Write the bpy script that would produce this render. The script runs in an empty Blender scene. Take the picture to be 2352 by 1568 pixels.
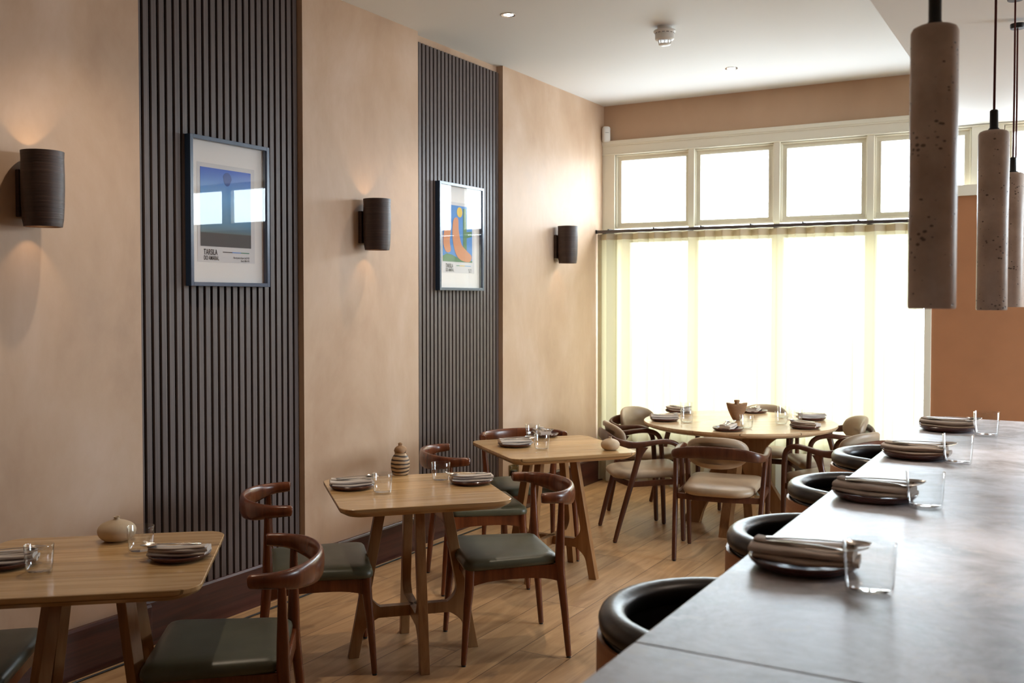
import bpy, bmesh, math, random
from mathutils import Vector, Matrix
random.seed(7)
R = math.radians
PI = math.pi
S = bpy.context.scene
COL = S.collection

# ------------------------------------------------------------------ camera
cam = bpy.data.cameras.new('camera')
cam.sensor_width = 36.0
cam.lens = 2274.8 / 2352 * 36
cam.shift_y = -35.1 / 2352
cam.dof.use_dof = True
cam.dof.focus_distance = 4.4
cam.dof.aperture_fstop = 5.0
cam.clip_start = 0.02
co = bpy.data.objects.new('camera', cam)
co.location = (3.7057, 0, 1.62)
co.rotation_euler = (PI / 2 - 0.0277, 0, 0.5196)
COL.objects.link(co)
S.camera = co

# ------------------------------------------------------------------ world, view
S.view_settings.view_transform = 'Standard'
S.view_settings.look = 'None'
S.view_settings.exposure = 1.3
S.view_settings.gamma = 1.0
S.view_settings.use_curve_mapping = False
S.cycles.use_denoising = True
S.cycles.max_bounces = 10
S.cycles.diffuse_bounces = 6
S.cycles.transparent_max_bounces = 12
S.cycles.sample_clamp_indirect = 6
S.cycles.caustics_refractive = False
S.cycles.caustics_reflective = False
W = bpy.data.worlds.new('world')
S.world = W
W.use_nodes = True
bg = W.node_tree.nodes['Background']
bg.inputs[0].default_value = (0.78, 0.89, 1.0, 1)
SKY = 11.0
bg.inputs[1].default_value = SKY
# overcast sky above, darker street below the horizon
_nt = W.node_tree
_tc = _nt.nodes.new('ShaderNodeTexCoord')
_sp = _nt.nodes.new('ShaderNodeSeparateXYZ')
_rp = _nt.nodes.new('ShaderNodeValToRGB')
_mr = _nt.nodes.new('ShaderNodeMapRange')
_mr.inputs['From Min'].default_value = -1
_rp.color_ramp.elements[0].position = 0.47
_rp.color_ramp.elements[0].color = (0.40, 0.44, 0.48, 1)
_rp.color_ramp.elements[1].position = 0.53
_rp.color_ramp.elements[1].color = (0.78, 0.89, 1.0, 1)
_nt.links.new(_tc.outputs['Generated'], _sp.inputs[0])
_nt.links.new(_sp.outputs[2], _mr.inputs[0])
_nt.links.new(_mr.outputs[0], _rp.inputs[0])
_nt.links.new(_rp.outputs[0], bg.inputs[0])


def portal(x0, x1, z0, z1, y):
    l = bpy.data.lights.new('window_portal', 'AREA')
    l.shape = 'RECTANGLE'
    l.size = x1 - x0
    l.size_y = z1 - z0
    l.cycles.is_portal = True
    o = bpy.data.objects.new('window_portal', l)
    o.location = ((x0 + x1) / 2, y, (z0 + z1) / 2)
    o.rotation_euler = (-PI / 2, 0, 0)
    COL.objects.link(o)


portal(0.05, 6.4, 2.25, 2.9, 8.34)
portal(0.05, 2.8, 0.45, 2.2, 8.34)
_p = bpy.data.lights.new('window_portal', 'AREA')
_p.shape = 'RECTANGLE'
_p.size, _p.size_y = 2.1, 1.95
_p.cycles.is_portal = True
_o = bpy.data.objects.new('window_portal', _p)
_o.location = (6.93, 6.42, 1.85)  # portal for the unseen windows added in the right wall
_o.rotation_euler = (PI / 2, 0, PI / 2)
COL.objects.link(_o)

SPOTS = [(0.69, 5.229), (1.437, 7.256), (0.66, 2.75), (2.2, 4.2), (5.4, 3.0)]  # last two are out of view, added as interior fill


def spot(x, y, z, tx, ty, tz, power, ang, blend, col, size, parent=None):
    l = bpy.data.lights.new('spot_lamp', 'SPOT')
    l.energy = power
    l.spot_size = R(ang)
    l.spot_blend = blend
    l.color = col
    l.shadow_soft_size = size
    o = bpy.data.objects.new('spot_lamp', l)
    o.location = (x, y, z)
    o.rotation_euler = Vector((tx, ty, tz)).to_track_quat('-Z', 'Y').to_euler()
    COL.objects.link(o)
    if parent:
        o.parent = parent
    return o


# ------------------------------------------------------------------ tagging helpers
def tag(o, label=None, cat=None, group=None, kind=None):
    if label: o['label'] = label
    if cat: o['category'] = cat
    if group: o['group'] = group
    if kind: o['kind'] = kind
    return o


def thing(name, loc, rz=0.0, label=None, cat=None, group=None):
    o = bpy.data.objects.new(name, None)
    o.empty_display_size = 0.05
    o.location = loc
    o.rotation_euler = (0, 0, rz)
    COL.objects.link(o)
    return tag(o, label, cat, group)


def copy_tree(o, parent=None):
    c = o.copy()
    COL.objects.link(c)
    if parent: c.parent = parent
    for ch in o.children:
        copy_tree(ch, c)
    return c


# ------------------------------------------------------------------ mesh helpers
class M:
    def __init__(s):
        s.v = []
        s.f = []

    def add(s, vs, fs):
        n = len(s.v)
        s.v += [tuple(v) for v in vs]
        s.f += [tuple(i + n for i in f) for f in fs]
        return s

    def box(s, x0, x1, y0, y1, z0, z1):
        return s.add([(x0, y0, z0), (x1, y0, z0), (x1, y1, z0), (x0, y1, z0), (x0, y0, z1), (x1, y0, z1), (x1, y1, z1), (x0, y1, z1)],
                     [(3, 2, 1, 0), (4, 5, 6, 7), (0, 1, 5, 4), (1, 2, 6, 5), (2, 3, 7, 6), (3, 0, 4, 7)])

    def prism(s, poly, z0, z1, axis='z'):
        n = len(poly)
        def P(a, b, c):
            return (a, b, c) if axis == 'z' else ((a, c, b) if axis == 'y' else (c, a, b))
        vs = [P(x, y, z0) for x, y in poly] + [P(x, y, z1) for x, y in poly]
        fs = [tuple(range(n))[::-1], tuple(range(n, 2 * n))] + [(i, (i + 1) % n, n + (i + 1) % n, n + i) for i in range(n)]
        return s.add(vs, fs)

    def lathe(s, prof, seg=40, c=(0, 0, 0), close=False, sx=1, sy=1, f=None):
        vs = []
        for r, z in prof:
            for k in range(seg):
                a = 2 * PI * k / seg
                rr = r * (f(a, z) if f else 1)
                vs.append((c[0] + rr * math.cos(a) * sx, c[1] + rr * math.sin(a) * sy, c[2] + z))
        fs = []
        m = len(prof)
        for i in range(m - (0 if close else 1)):
            j = (i + 1) % m
            for k in range(seg):
                l = (k + 1) % seg
                fs.append((i * seg + k, i * seg + l, j * seg + l, j * seg + k))
        if not close:
            if prof[0][0] > 1e-5: fs.append(tuple(range(seg))[::-1])
            if prof[-1][0] > 1e-5: fs.append(tuple((m - 1) * seg + k for k in range(seg)))
        return s.add(vs, fs)

    def sweep(s, path, seg=14, n=2.0, up=(0, 0, 1), closed=False, twist=None):
        """path: (x, y, z, side width, up height); superellipse section"""
        m = len(path)
        vs = []
        U0 = Vector(up)
        for i, p in enumerate(path):
            P = Vector(p[:3])
            a = Vector(path[(i - 1) % m if closed else max(i - 1, 0)][:3])
            b = Vector(path[(i + 1) % m if closed else min(i + 1, m - 1)][:3])
            T = (b - a).normalized()
            sd = T.cross(U0).normalized()
            u = sd.cross(T).normalized()
            for k in range(seg):
                t = 2 * PI * k / seg
                cc, ss = math.cos(t), math.sin(t)
                ex = abs(cc) ** (2 / n) * (1 if cc >= 0 else -1) * p[3] / 2
                ey = abs(ss) ** (2 / n) * (1 if ss >= 0 else -1) * p[4] / 2
                vs.append(P + sd * ex + u * ey)
        fs = []
        for i in range(m if closed else m - 1):
            j = (i + 1) % m
            for k in range(seg):
                l = (k + 1) % seg
                fs.append((i * seg + k, i * seg + l, j * seg + l, j * seg + k))
        if not closed:
            fs.append(tuple(range(seg))[::-1])
            fs.append(tuple((m - 1) * seg + k for k in range(seg)))
        return s.add(vs, fs)

    def loft(s, outline, rings, zf=None):
        """outline: (x,y) list; rings: (scale or inset, z) ; scale towards the centroid"""
        n = len(outline)
        cx = sum(p[0] for p in outline) / n
        cy = sum(p[1] for p in outline) / n
        ex = max(abs(p[0] - cx) for p in outline)
        ey = max(abs(p[1] - cy) for p in outline)
        vs = []
        for ins, z in rings:
            kx, ky = max(0.0, 1 - ins / ex), max(0.0, 1 - ins / ey)
            for p in outline:
                x, y = cx + (p[0] - cx) * kx, cy + (p[1] - cy) * ky
                vs.append((x, y, z + (zf(x, y) if zf else 0)))
        fs = []
        for i in range(len(rings) - 1):
            for k in range(n):
                l = (k + 1) % n
                fs.append((i * n + k, i * n + l, (i + 1) * n + l, (i + 1) * n + k))
        fs.append(tuple(range(n))[::-1])
        fs.append(tuple((len(rings) - 1) * n + k for k in range(n)))
        return s.add(vs, fs)

    def build(s, name, mat, parent=None, smooth=True, bevel=0.0, angle=40, loc=None, rot=None, segs=2):
        me = bpy.data.meshes.new(name)
        me.from_pydata(s.v, [], s.f)
        bm = bmesh.new()
        bm.from_mesh(me)
        bmesh.ops.recalc_face_normals(bm, faces=bm.faces)
        if bevel:
            ed = [e for e in bm.edges if len(e.link_faces) == 2 and e.calc_face_angle(0) > R(30)]
            bmesh.ops.bevel(bm, geom=ed, offset=bevel, segments=segs, profile=0.5, affect='EDGES', clamp_overlap=True)
        bm.to_mesh(me)
        bm.free()
        if smooth:
            me.polygons.foreach_set('use_smooth', [True] * len(me.polygons))
            try:
                me.set_sharp_from_angle(angle=R(angle))
            except Exception:
                pass
        me.materials.append(mat)
        o = bpy.data.objects.new(name, me)
        COL.objects.link(o)
        if bevel:
            wn = o.modifiers.new('even normals', 'WEIGHTED_NORMAL')
            wn.keep_sharp = True
        if parent: o.parent = parent
        if loc: o.location = loc
        if rot: o.rotation_euler = rot
        return o


def cr(pts, n=8, closed=False):
    """Catmull-Rom through points of any dimension"""
    out = []
    m = len(pts)
    rng = m if closed else m - 1
    for i in range(rng):
        g = (lambda k: pts[k % m]) if closed else (lambda k: pts[min(max(k, 0), m - 1)])
        p0, p1, p2, p3 = g(i - 1), g(i), g(i + 1), g(i + 2)
        for k in range(n):
            t = k / n
            out.append(tuple(0.5 * (2 * b + (c - a) * t + (2 * a - 5 * b + 4 * c - d) * t * t + (3 * b - a - 3 * c + d) * t ** 3)
                             for a, b, c, d in zip(p0, p1, p2, p3)))
    if not closed: out.append(tuple(pts[-1]))
    return out


def rpoly(pts, r, n=6):
    """polygon with rounded corners; r one radius or a list"""
    out = []
    m = len(pts)
    for i in range(m):
        p = Vector(pts[i])
        a = (Vector(pts[i - 1]) - p)
        b = (Vector(pts[(i + 1) % m]) - p)
        rr = r[i] if isinstance(r, (list, tuple)) else r
        a.normalize(); b.normalize()
        th = math.acos(max(-1, min(1, a.dot(b))))
        d = rr / math.tan(th / 2)
        c = p + (a + b).normalized() * (rr / math.sin(th / 2))
        s0, s1 = p + a * d - c, p + b * d - c
        a0 = math.atan2(s0.y, s0.x)
        a1 = math.atan2(s1.y, s1.x)
        dd = (a1 - a0 + PI) % (2 * PI) - PI
        for k in range(n + 1):
            t = a0 + dd * k / n
            out.append((c.x + rr * math.cos(t), c.y + rr * math.sin(t)))
    return out


# ------------------------------------------------------------------ materials
def new_mat(name):
    m = bpy.data.materials.new(name)
    m.use_nodes = True
    nt = m.node_tree
    b = nt.nodes['Principled BSDF']
    return m, nt, b


def N(nt, t, **kw):
    n = nt.nodes.new(t)
    for k, v in kw.items():
        if k.startswith('i_'):
            n.inputs[k[2:].replace('_', ' ')].default_value = v
        else:
            setattr(n, k, v)
    return n


def plain(name, col, rough=0.5, metal=0.0, bump=0.0, bscale=200, coat=0.0, spec=0.5, noise=0.0, nscale=8):
    m, nt, b = new_mat(name)
    b.inputs['Base Color'].default_value = (*col, 1)
    b.inputs['Roughness'].default_value = rough
    b.inputs['Metallic'].default_value = metal
    b.inputs['Coat Weight'].default_value = coat
    b.inputs['Specular IOR Level'].default_value = spec
    tc = N(nt, 'ShaderNodeTexCoord')
    if bump:
        n = N(nt, 'ShaderNodeTexNoise', i_Scale=bscale, i_Detail=3)
        nt.links.new(tc.outputs['Object'], n.inputs['Vector'])
        bu = N(nt, 'ShaderNodeBump', i_Strength=bump, i_Distance=0.002)
        nt.links.new(n.outputs['Fac'], bu.inputs['Height'])
        nt.links.new(bu.outputs[0], b.inputs['Normal'])
    if noise:
        n = N(nt, 'ShaderNodeTexNoise', i_Scale=nscale, i_Detail=4)
        nt.links.new(tc.outputs['Object'], n.inputs['Vector'])
        r = N(nt, 'ShaderNodeValToRGB')
        r.color_ramp.elements[0].position = 0.3
        r.color_ramp.elements[1].position = 0.7
        r.color_ramp.elements[0].color = (*[c * (1 - noise) for c in col], 1)
        r.color_ramp.elements[1].color = (*[min(1, c * (1 + noise)) for c in col], 1)
        nt.links.new(n.outputs['Fac'], r.inputs[0])
        nt.links.new(r.outputs[0], b.inputs['Base Color'])
    return m


def wood(name, dark, light, scale=(28, 28, 2.2), rough=0.35, coat=0.0, knots=0.0, planks=None, spec=0.5, bump=0.05):
    """grain by stretched noise in object space; planks=(axis across, width)"""
    m, nt, b = new_mat(name)
    L = nt.links.new
    tc = N(nt, 'ShaderNodeTexCoord')
    oi = N(nt, 'ShaderNodeObjectInfo')
    ml = N(nt, 'ShaderNodeMath', operation='MULTIPLY')
    ml.inputs[1].default_value = 37.0
    L(oi.outputs['Random'], ml.inputs[0])
    vec = N(nt, 'ShaderNodeVectorMath', operation='ADD')
    L(tc.outputs['Object'], vec.inputs[0])
    L(ml.outputs[0], vec.inputs[1])
    src = vec.outputs[0]
    tone = None
    if planks:
        ax, w = planks
        sp = N(nt, 'ShaderNodeSeparateXYZ')
        L(tc.outputs['Object'], sp.inputs[0])
        dv = N(nt, 'ShaderNodeMath', operation='DIVIDE')
        dv.inputs[1].default_value = w
        L(sp.outputs[ax], dv.inputs[0])
        fl = N(nt, 'ShaderNodeMath', operation='FLOOR')
        L(dv.outputs[0], fl.inputs[0])
        wn = N(nt, 'ShaderNodeTexWhiteNoise', noise_dimensions='1D')
        L(fl.outputs[0], wn.inputs['W'])
        sc = N(nt, 'ShaderNodeVectorMath', operation='SCALE')
        L(wn.outputs['Color'], sc.inputs[0])
        sc.inputs['Scale'].default_value = 9.0
        v2 = N(nt, 'ShaderNodeVectorMath', operation='ADD')
        L(src, v2.inputs[0])
        L(sc.outputs[0], v2.inputs[1])
        src = v2.outputs[0]
        tone = wn.outputs['Value']
    mp = N(nt, 'ShaderNodeMapping')
    mp.inputs['Scale'].default_value = scale
    L(src, mp.inputs[0])
    n1 = N(nt, 'ShaderNodeTexNoise', i_Scale=1.0, i_Detail=6, i_Roughness=0.6, i_Distortion=0.6)
    L(mp.outputs[0], n1.inputs['Vector'])
    ramp = N(nt, 'ShaderNodeValToRGB')
    ramp.color_ramp.elements[0].position = 0.32
    ramp.color_ramp.elements[1].position = 0.68
    ramp.color_ramp.elements[0].color = (*dark, 1)
    ramp.color_ramp.elements[1].color = (*light, 1)
    L(n1.outputs['Fac'], ramp.inputs[0])
    col = ramp.outputs[0]
    if tone is not None:
        hs = N(nt, 'ShaderNodeHueSaturation')
        mr = N(nt, 'ShaderNodeMapRange')
        mr.inputs['To Min'].default_value = 0.78
        mr.inputs['To Max'].default_value = 1.18
        L(tone, mr.inputs[0])
        L(mr.outputs[0], hs.inputs['Value'])
        L(col, hs.inputs['Color'])
        col = hs.outputs[0]
        # thin dark joint between planks
        fr = N(nt, 'ShaderNodeMath', operation='FRACT')
        L(dv.outputs[0], fr.inputs[0])
        sb = N(nt, 'ShaderNodeMath', operation='SUBTRACT')
        sb.inputs[1].default_value = 0.5
        L(fr.outputs[0], sb.inputs[0])
        ab = N(nt, 'ShaderNodeMath', operation='ABSOLUTE')
        L(sb.outputs[0], ab.inputs[0])
        gt = N(nt, 'ShaderNodeMath', operation='GREATER_THAN')
        gt.inputs[1].default_value = 0.5 - 0.0014 / planks[1]
        L(ab.outputs[0], gt.inputs[0])
        mx = N(nt, 'ShaderNodeMix', data_type='RGBA')
        L(gt.outputs[0], mx.inputs[0])
        L(col, mx.inputs[6])
        mx.inputs[7].default_value = (*[c * 0.45 for c in dark], 1)
        col = mx.outputs[2]
    if knots:
        m2 = N(nt, 'ShaderNodeMapping')
        m2.inputs['Scale'].default_value = [max(2.2, min(7, s * 0.32)) for s in scale]
        L(src, m2.inputs[0])
        vo = N(nt, 'ShaderNodeTexNoise', i_Scale=1.3, i_Detail=3, i_Distortion=1.2)
        L(m2.outputs[0], vo.inputs['Vector'])
        r2 = N(nt, 'ShaderNodeValToRGB')
        r2.color_ramp.elements[0].position = 0.66
        r2.color_ramp.elements[1].position = 0.78
        r2.color_ramp.elements[0].color = (0, 0, 0, 1)
        r2.color_ramp.elements[1].color = (knots, knots, knots, 1)
        L(vo.outputs['Fac'], r2.inputs[0])
        mk = N(nt, 'ShaderNodeMix', data_type='RGBA')
        L(r2.outputs[0], mk.inputs[0])
        L(col, mk.inputs[6])
        mk.inputs[7].default_value = (*[c * 0.4 for c in dark], 1)
        col = mk.outputs[2]
    L(col, b.inputs['Base Color'])
    b.inputs['Roughness'].default_value = rough
    b.inputs['Coat Weight'].default_value = coat
    b.inputs['Coat Roughness'].default_value = 0.2
    b.inputs['Specular IOR Level'].default_value = spec
    if bump:
        bu = N(nt, 'ShaderNodeBump', i_Strength=bump, i_Distance=0.003)
        L(n1.outputs['Fac'], bu.inputs['Height'])
        L(bu.outputs[0], b.inputs['Normal'])
    return m


def plaster(name, c1, c2, c3, rough=0.6, spec=0.35):
    m, nt, b = new_mat(name)
    L = nt.links.new
    tc = N(nt, 'ShaderNodeTexCoord')
    mp = N(nt, 'ShaderNodeMapping')
    mp.inputs['Scale'].default_value = (1, 1, 0.55)
    L(tc.outputs['Object'], mp.inputs[0])
    n1 = N(nt, 'ShaderNodeTexNoise', i_Scale=1.7, i_Detail=7, i_Roughness=0.6, i_Distortion=0.25)
    L(mp.outputs[0], n1.inputs['Vector'])
    r = N(nt, 'ShaderNodeValToRGB')
    e = r.color_ramp.elements
    e[0].position, e[0].color = 0.3, (*c1, 1)
    e[1].position, e[1].color = 0.7, (*c3, 1)
    k = e.new(0.5)
    k.color = (*c2, 1)
    L(n1.outputs['Fac'], r.inputs[0])
    L(r.outputs[0], b.inputs['Base Color'])
    n2 = N(nt, 'ShaderNodeTexNoise', i_Scale=9, i_Detail=6, i_Roughness=0.6)
    L(tc.outputs['Object'], n2.inputs['Vector'])
    bu = N(nt, 'ShaderNodeBump', i_Strength=0.09, i_Distance=0.01)
    L(n2.outputs['Fac'], bu.inputs['Height'])
    L(bu.outputs[0], b.inputs['Normal'])
    mr = N(nt, 'ShaderNodeMapRange')
    mr.inputs['From Min'].default_value = 0.35
    mr.inputs['From Max'].default_value = 0.65
    mr.inputs['To Min'].default_value = rough - 0.12
    mr.inputs['To Max'].default_value = rough + 0.08
    L(n1.outputs['Fac'], mr.inputs[0])
    L(mr.outputs[0], b.inputs['Roughness'])
    b.inputs['Specular IOR Level'].default_value = spec
    return m


def emit(name, col, st):
    m, nt, b = new_mat(name)
    b.inputs['Base Color'].default_value = (*col, 1)
    b.inputs['Emission Color'].default_value = (*col, 1)
    b.inputs['Emission Strength'].default_value = st
    return m


def pane_mat(name, refl=0.08, tint=(1, 1, 1), rough=0.0):
    m = bpy.data.materials.new(name)
    m.use_nodes = True
    nt = m.node_tree
    nt.nodes.clear()
    o = N(nt, 'ShaderNodeOutputMaterial')
    tr = N(nt, 'ShaderNodeBsdfTransparent')
    tr.inputs[0].default_value = (*tint, 1)
    gl = N(nt, 'ShaderNodeBsdfGlossy')
    gl.inputs['Roughness'].default_value = rough
    fr = N(nt, 'ShaderNodeFresnel', i_IOR=1.5)
    ge = N(nt, 'ShaderNodeNewGeometry')
    fb = N(nt, 'ShaderNodeMath', operation='SUBTRACT')
    fb.inputs[0].default_value = 1.0
    nt.links.new(ge.outputs['Backfacing'], fb.inputs[1])
    m0 = N(nt, 'ShaderNodeMath', operation='MULTIPLY')
    m0.inputs[1].default_value = refl
    nt.links.new(fr.outputs[0], m0.inputs[0])
    mu = N(nt, 'ShaderNodeMath', operation='MULTIPLY')
    nt.links.new(m0.outputs[0], mu.inputs[0])
    nt.links.new(fb.outputs[0], mu.inputs[1])
    mu.use_clamp = True
    mx = N(nt, 'ShaderNodeMixShader')
    nt.links.new(mu.outputs[0], mx.inputs[0])
    nt.links.new(tr.outputs[0], mx.inputs[1])
    nt.links.new(gl.outputs[0], mx.inputs[2])
    nt.links.new(mx.outputs[0], o.inputs[0])
    return m


def glass_mat():
    """thin walled clear glass: fresnel reflection on the outward faces, faint edge tint"""
    m = pane_mat('tumbler glass', 2.2)
    nt = m.node_tree
    tr = [n for n in nt.nodes if n.type == 'BSDF_TRANSPARENT'][0]
    lw = N(nt, 'ShaderNodeLayerWeight')
    lw.inputs['Blend'].default_value = 0.35
    r = N(nt, 'ShaderNodeValToRGB')
    r.color_ramp.elements[0].position = 0.72
    r.color_ramp.elements[0].color = (0.98, 0.985, 0.985, 1)
    r.color_ramp.elements[1].color = (0.72, 0.74, 0.75, 1)
    nt.links.new(lw.outputs['Facing'], r.inputs[0])
    nt.links.new(r.outputs[0], tr.inputs[0])
    return m


def curtain_mat(name, tl, df, clear):
    m = bpy.data.materials.new(name)
    m.use_nodes = True
    nt = m.node_tree
    nt.nodes.clear()
    L = nt.links.new
    o = N(nt, 'ShaderNodeOutputMaterial')
    d = N(nt, 'ShaderNodeBsdfDiffuse')
    d.inputs[0].default_value = (*df, 1)
    t = N(nt, 'ShaderNodeBsdfTranslucent')
    t.inputs[0].default_value = (*tl, 1)
    mx = N(nt, 'ShaderNodeMixShader')
    mx.inputs[0].default_value = 0.58
    L(d.outputs[0], mx.inputs[1])
    L(t.outputs[0], mx.inputs[2])
    tr = N(nt, 'ShaderNodeBsdfTransparent')
    tr.inputs[0].default_value = (1.0, 0.97, 0.86, 1)
    m2 = N(nt, 'ShaderNodeMixShader')
    m2.inputs[0].default_value = clear
    L(mx.outputs[0], m2.inputs[1])
    L(tr.outputs[0], m2.inputs[2])
    L(m2.outputs[0], o.inputs[0])
    return m


MT = {}
MT['plaster'] = plaster('clay plaster', (0.44, 0.285, 0.185), (0.545, 0.38, 0.262), (0.65, 0.495, 0.385), 0.6, 0.35)
MT['plaster_back'] = plaster('tan wall paint', (0.47, 0.315, 0.21), (0.50, 0.34, 0.23), (0.53, 0.365, 0.25), 0.7, 0.2)
MT['ceiling'] = plain('ceiling paint', (0.68, 0.68, 0.675), 0.7, bump=0.05, bscale=14)
MT['cream'] = plain('cream gloss paint', (0.76, 0.72, 0.60), 0.35)
MT['rust'] = plain('terracotta panel paint', (0.36, 0.155, 0.065), 0.7, noise=0.08, nscale=3)
MT['slat'] = wood('grey brown slat veneer', (0.070, 0.049, 0.044), (0.128, 0.095, 0.086), (40, 160, 1.6), 0.5, bump=0.05)
MT['felt'] = plain('black felt', (0.006, 0.006, 0.006), 0.95, spec=0.1)
MT['baseboard'] = wood('dark stained pine', (0.025, 0.007, 0.006), (0.085, 0.024, 0.018), (30, 1.2, 26), 0.28, coat=0.2, bump=0.03)
MT['oak_table'] = wood('oak table top', (0.44, 0.25, 0.10), (0.70, 0.46, 0.225), (2.2, 34, 20), 0.22, knots=0.75, planks=(1, 0.19), bump=0.02, spec=0.6)
MT['oak'] = wood('oak legs', (0.22, 0.105, 0.038), (0.36, 0.185, 0.075), (26, 26, 1.7), 0.38, knots=0.25)
MT['oak_round'] = wood('pale oak round top', (0.56, 0.36, 0.20), (0.72, 0.51, 0.31), (1.5, 30, 20), 0.2, planks=(1, 0.16), bump=0.02, spec=0.6)
MT['cherry'] = wood('reddish brown stained chair wood', (0.085, 0.020, 0.006), (0.18, 0.048, 0.014), (24, 24, 2), 0.26, coat=0.15, bump=0.02)
MT['walnut'] = wood('walnut armchair wood', (0.06, 0.018, 0.009), (0.12, 0.042, 0.02), (24, 24, 2), 0.3, bump=0.02)
MT['ply'] = wood('bent oak stool shell', (0.42, 0.20, 0.10), (0.58, 0.30, 0.16), (2, 2, 24), 0.4)
MT['green'] = plain('dark green leather', (0.072, 0.072, 0.044), 0.38, bump=0.15, bscale=300, noise=0.25, nscale=5)
MT['beige'] = plain('beige worn leather', (0.40, 0.30, 0.205), 0.42, bump=0.2, bscale=120, noise=0.16, nscale=7)
MT['black_leather'] = plain('black brown leather', (0.011, 0.009, 0.008), 0.33, bump=0.22, bscale=60, spec=0.9)
MT['black'] = plain('black plastic', (0.01, 0.01, 0.01), 0.4)
MT['track'] = plain('dark grey curtain track', (0.09, 0.075, 0.07), 0.35, metal=0.3)
MT['frame'] = plain('dark blue picture frame', (0.028, 0.055, 0.11), 0.25, spec=0.7)
MT['mount'] = plain('white mount board', (0.84, 0.81, 0.79), 0.8)
MT['paper'] = plain('poster paper', (0.66, 0.64, 0.65), 0.7)
MT['ink'] = plain('printed ink', (0.03, 0.022, 0.022), 0.7)
MT['sconce'] = None
MT['white_plastic'] = plain('white plastic', (0.75, 0.74, 0.72), 0.35)
MT['chrome'] = plain('polished chrome', (0.75, 0.73, 0.7), 0.15, metal=1)
MT['steel'] = plain('brushed cutlery steel', (0.62, 0.6, 0.58), 0.22, metal=1)
MT['plate'] = plain('dark red brown glazed plate', (0.07, 0.017, 0.012), 0.25, coat=0.4, bump=0.1, bscale=80)
MT['linen'] = plain('grey taupe linen', (0.60, 0.53, 0.475), 0.85, bump=0.35, bscale=700, spec=0.2, noise=0.06)
MT['clay'] = plain('cream unglazed clay', (0.52, 0.40, 0.27), 0.65, bump=0.3, bscale=60, noise=0.1)
MT['clay_tan'] = plain('tan ribbed clay', (0.33, 0.19, 0.095), 0.7, noise=0.1)
MT['felt_foot'] = MT['black']
MT['glass'] = glass_mat()
MT['pane'] = pane_mat('window pane', 0.6, (0.97, 0.985, 0.98))
MT['picture_glass'] = pane_mat('picture glass', 1.0)
MT['red_light'] = emit('red indicator', (0.9, 0.05, 0.03), 1.0)
MT['brass'] = plain('aged brass plate', (0.28, 0.21, 0.10), 0.3, metal=0.9)
MT['lamp_lens'] = emit('lit lamp lens', (1.0, 0.88, 0.76), 40.0)
MT['cable'] = plain('dark red fabric cable', (0.10, 0.018, 0.015), 0.8)
MT['grout'] = plain('dark joint', (0.03, 0.028, 0.027), 0.8)


def sconce_mat():
    m, nt, b = new_mat('dark ribbed ceramic')
    L = nt.links.new
    tc = N(nt, 'ShaderNodeTexCoord')
    mp = N(nt, 'ShaderNodeMapping')
    mp.inputs['Scale'].default_value = (3, 3, 130)
    L(tc.outputs['Object'], mp.inputs[0])
    n = N(nt, 'ShaderNodeTexNoise', i_Scale=1, i_Detail=4)
    L(mp.outputs[0], n.inputs['Vector'])
    r = N(nt, 'ShaderNodeValToRGB')
    r.color_ramp.elements[0].color = (0.022, 0.010, 0.007, 1)
    r.color_ramp.elements[1].color = (0.075, 0.04, 0.028, 1)
    L(n.outputs['Fac'], r.inputs[0])
    L(r.outputs[0], b.inputs['Base Color'])
    b.inputs['Roughness'].default_value = 0.5
    bu = N(nt, 'ShaderNodeBump', i_Strength=0.6, i_Distance=0.003)
    L(n.outputs['Fac'], bu.inputs['Height'])
    L(bu.outputs[0], b.inputs['Normal'])
    return m


MT['sconce'] = sconce_mat()


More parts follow.
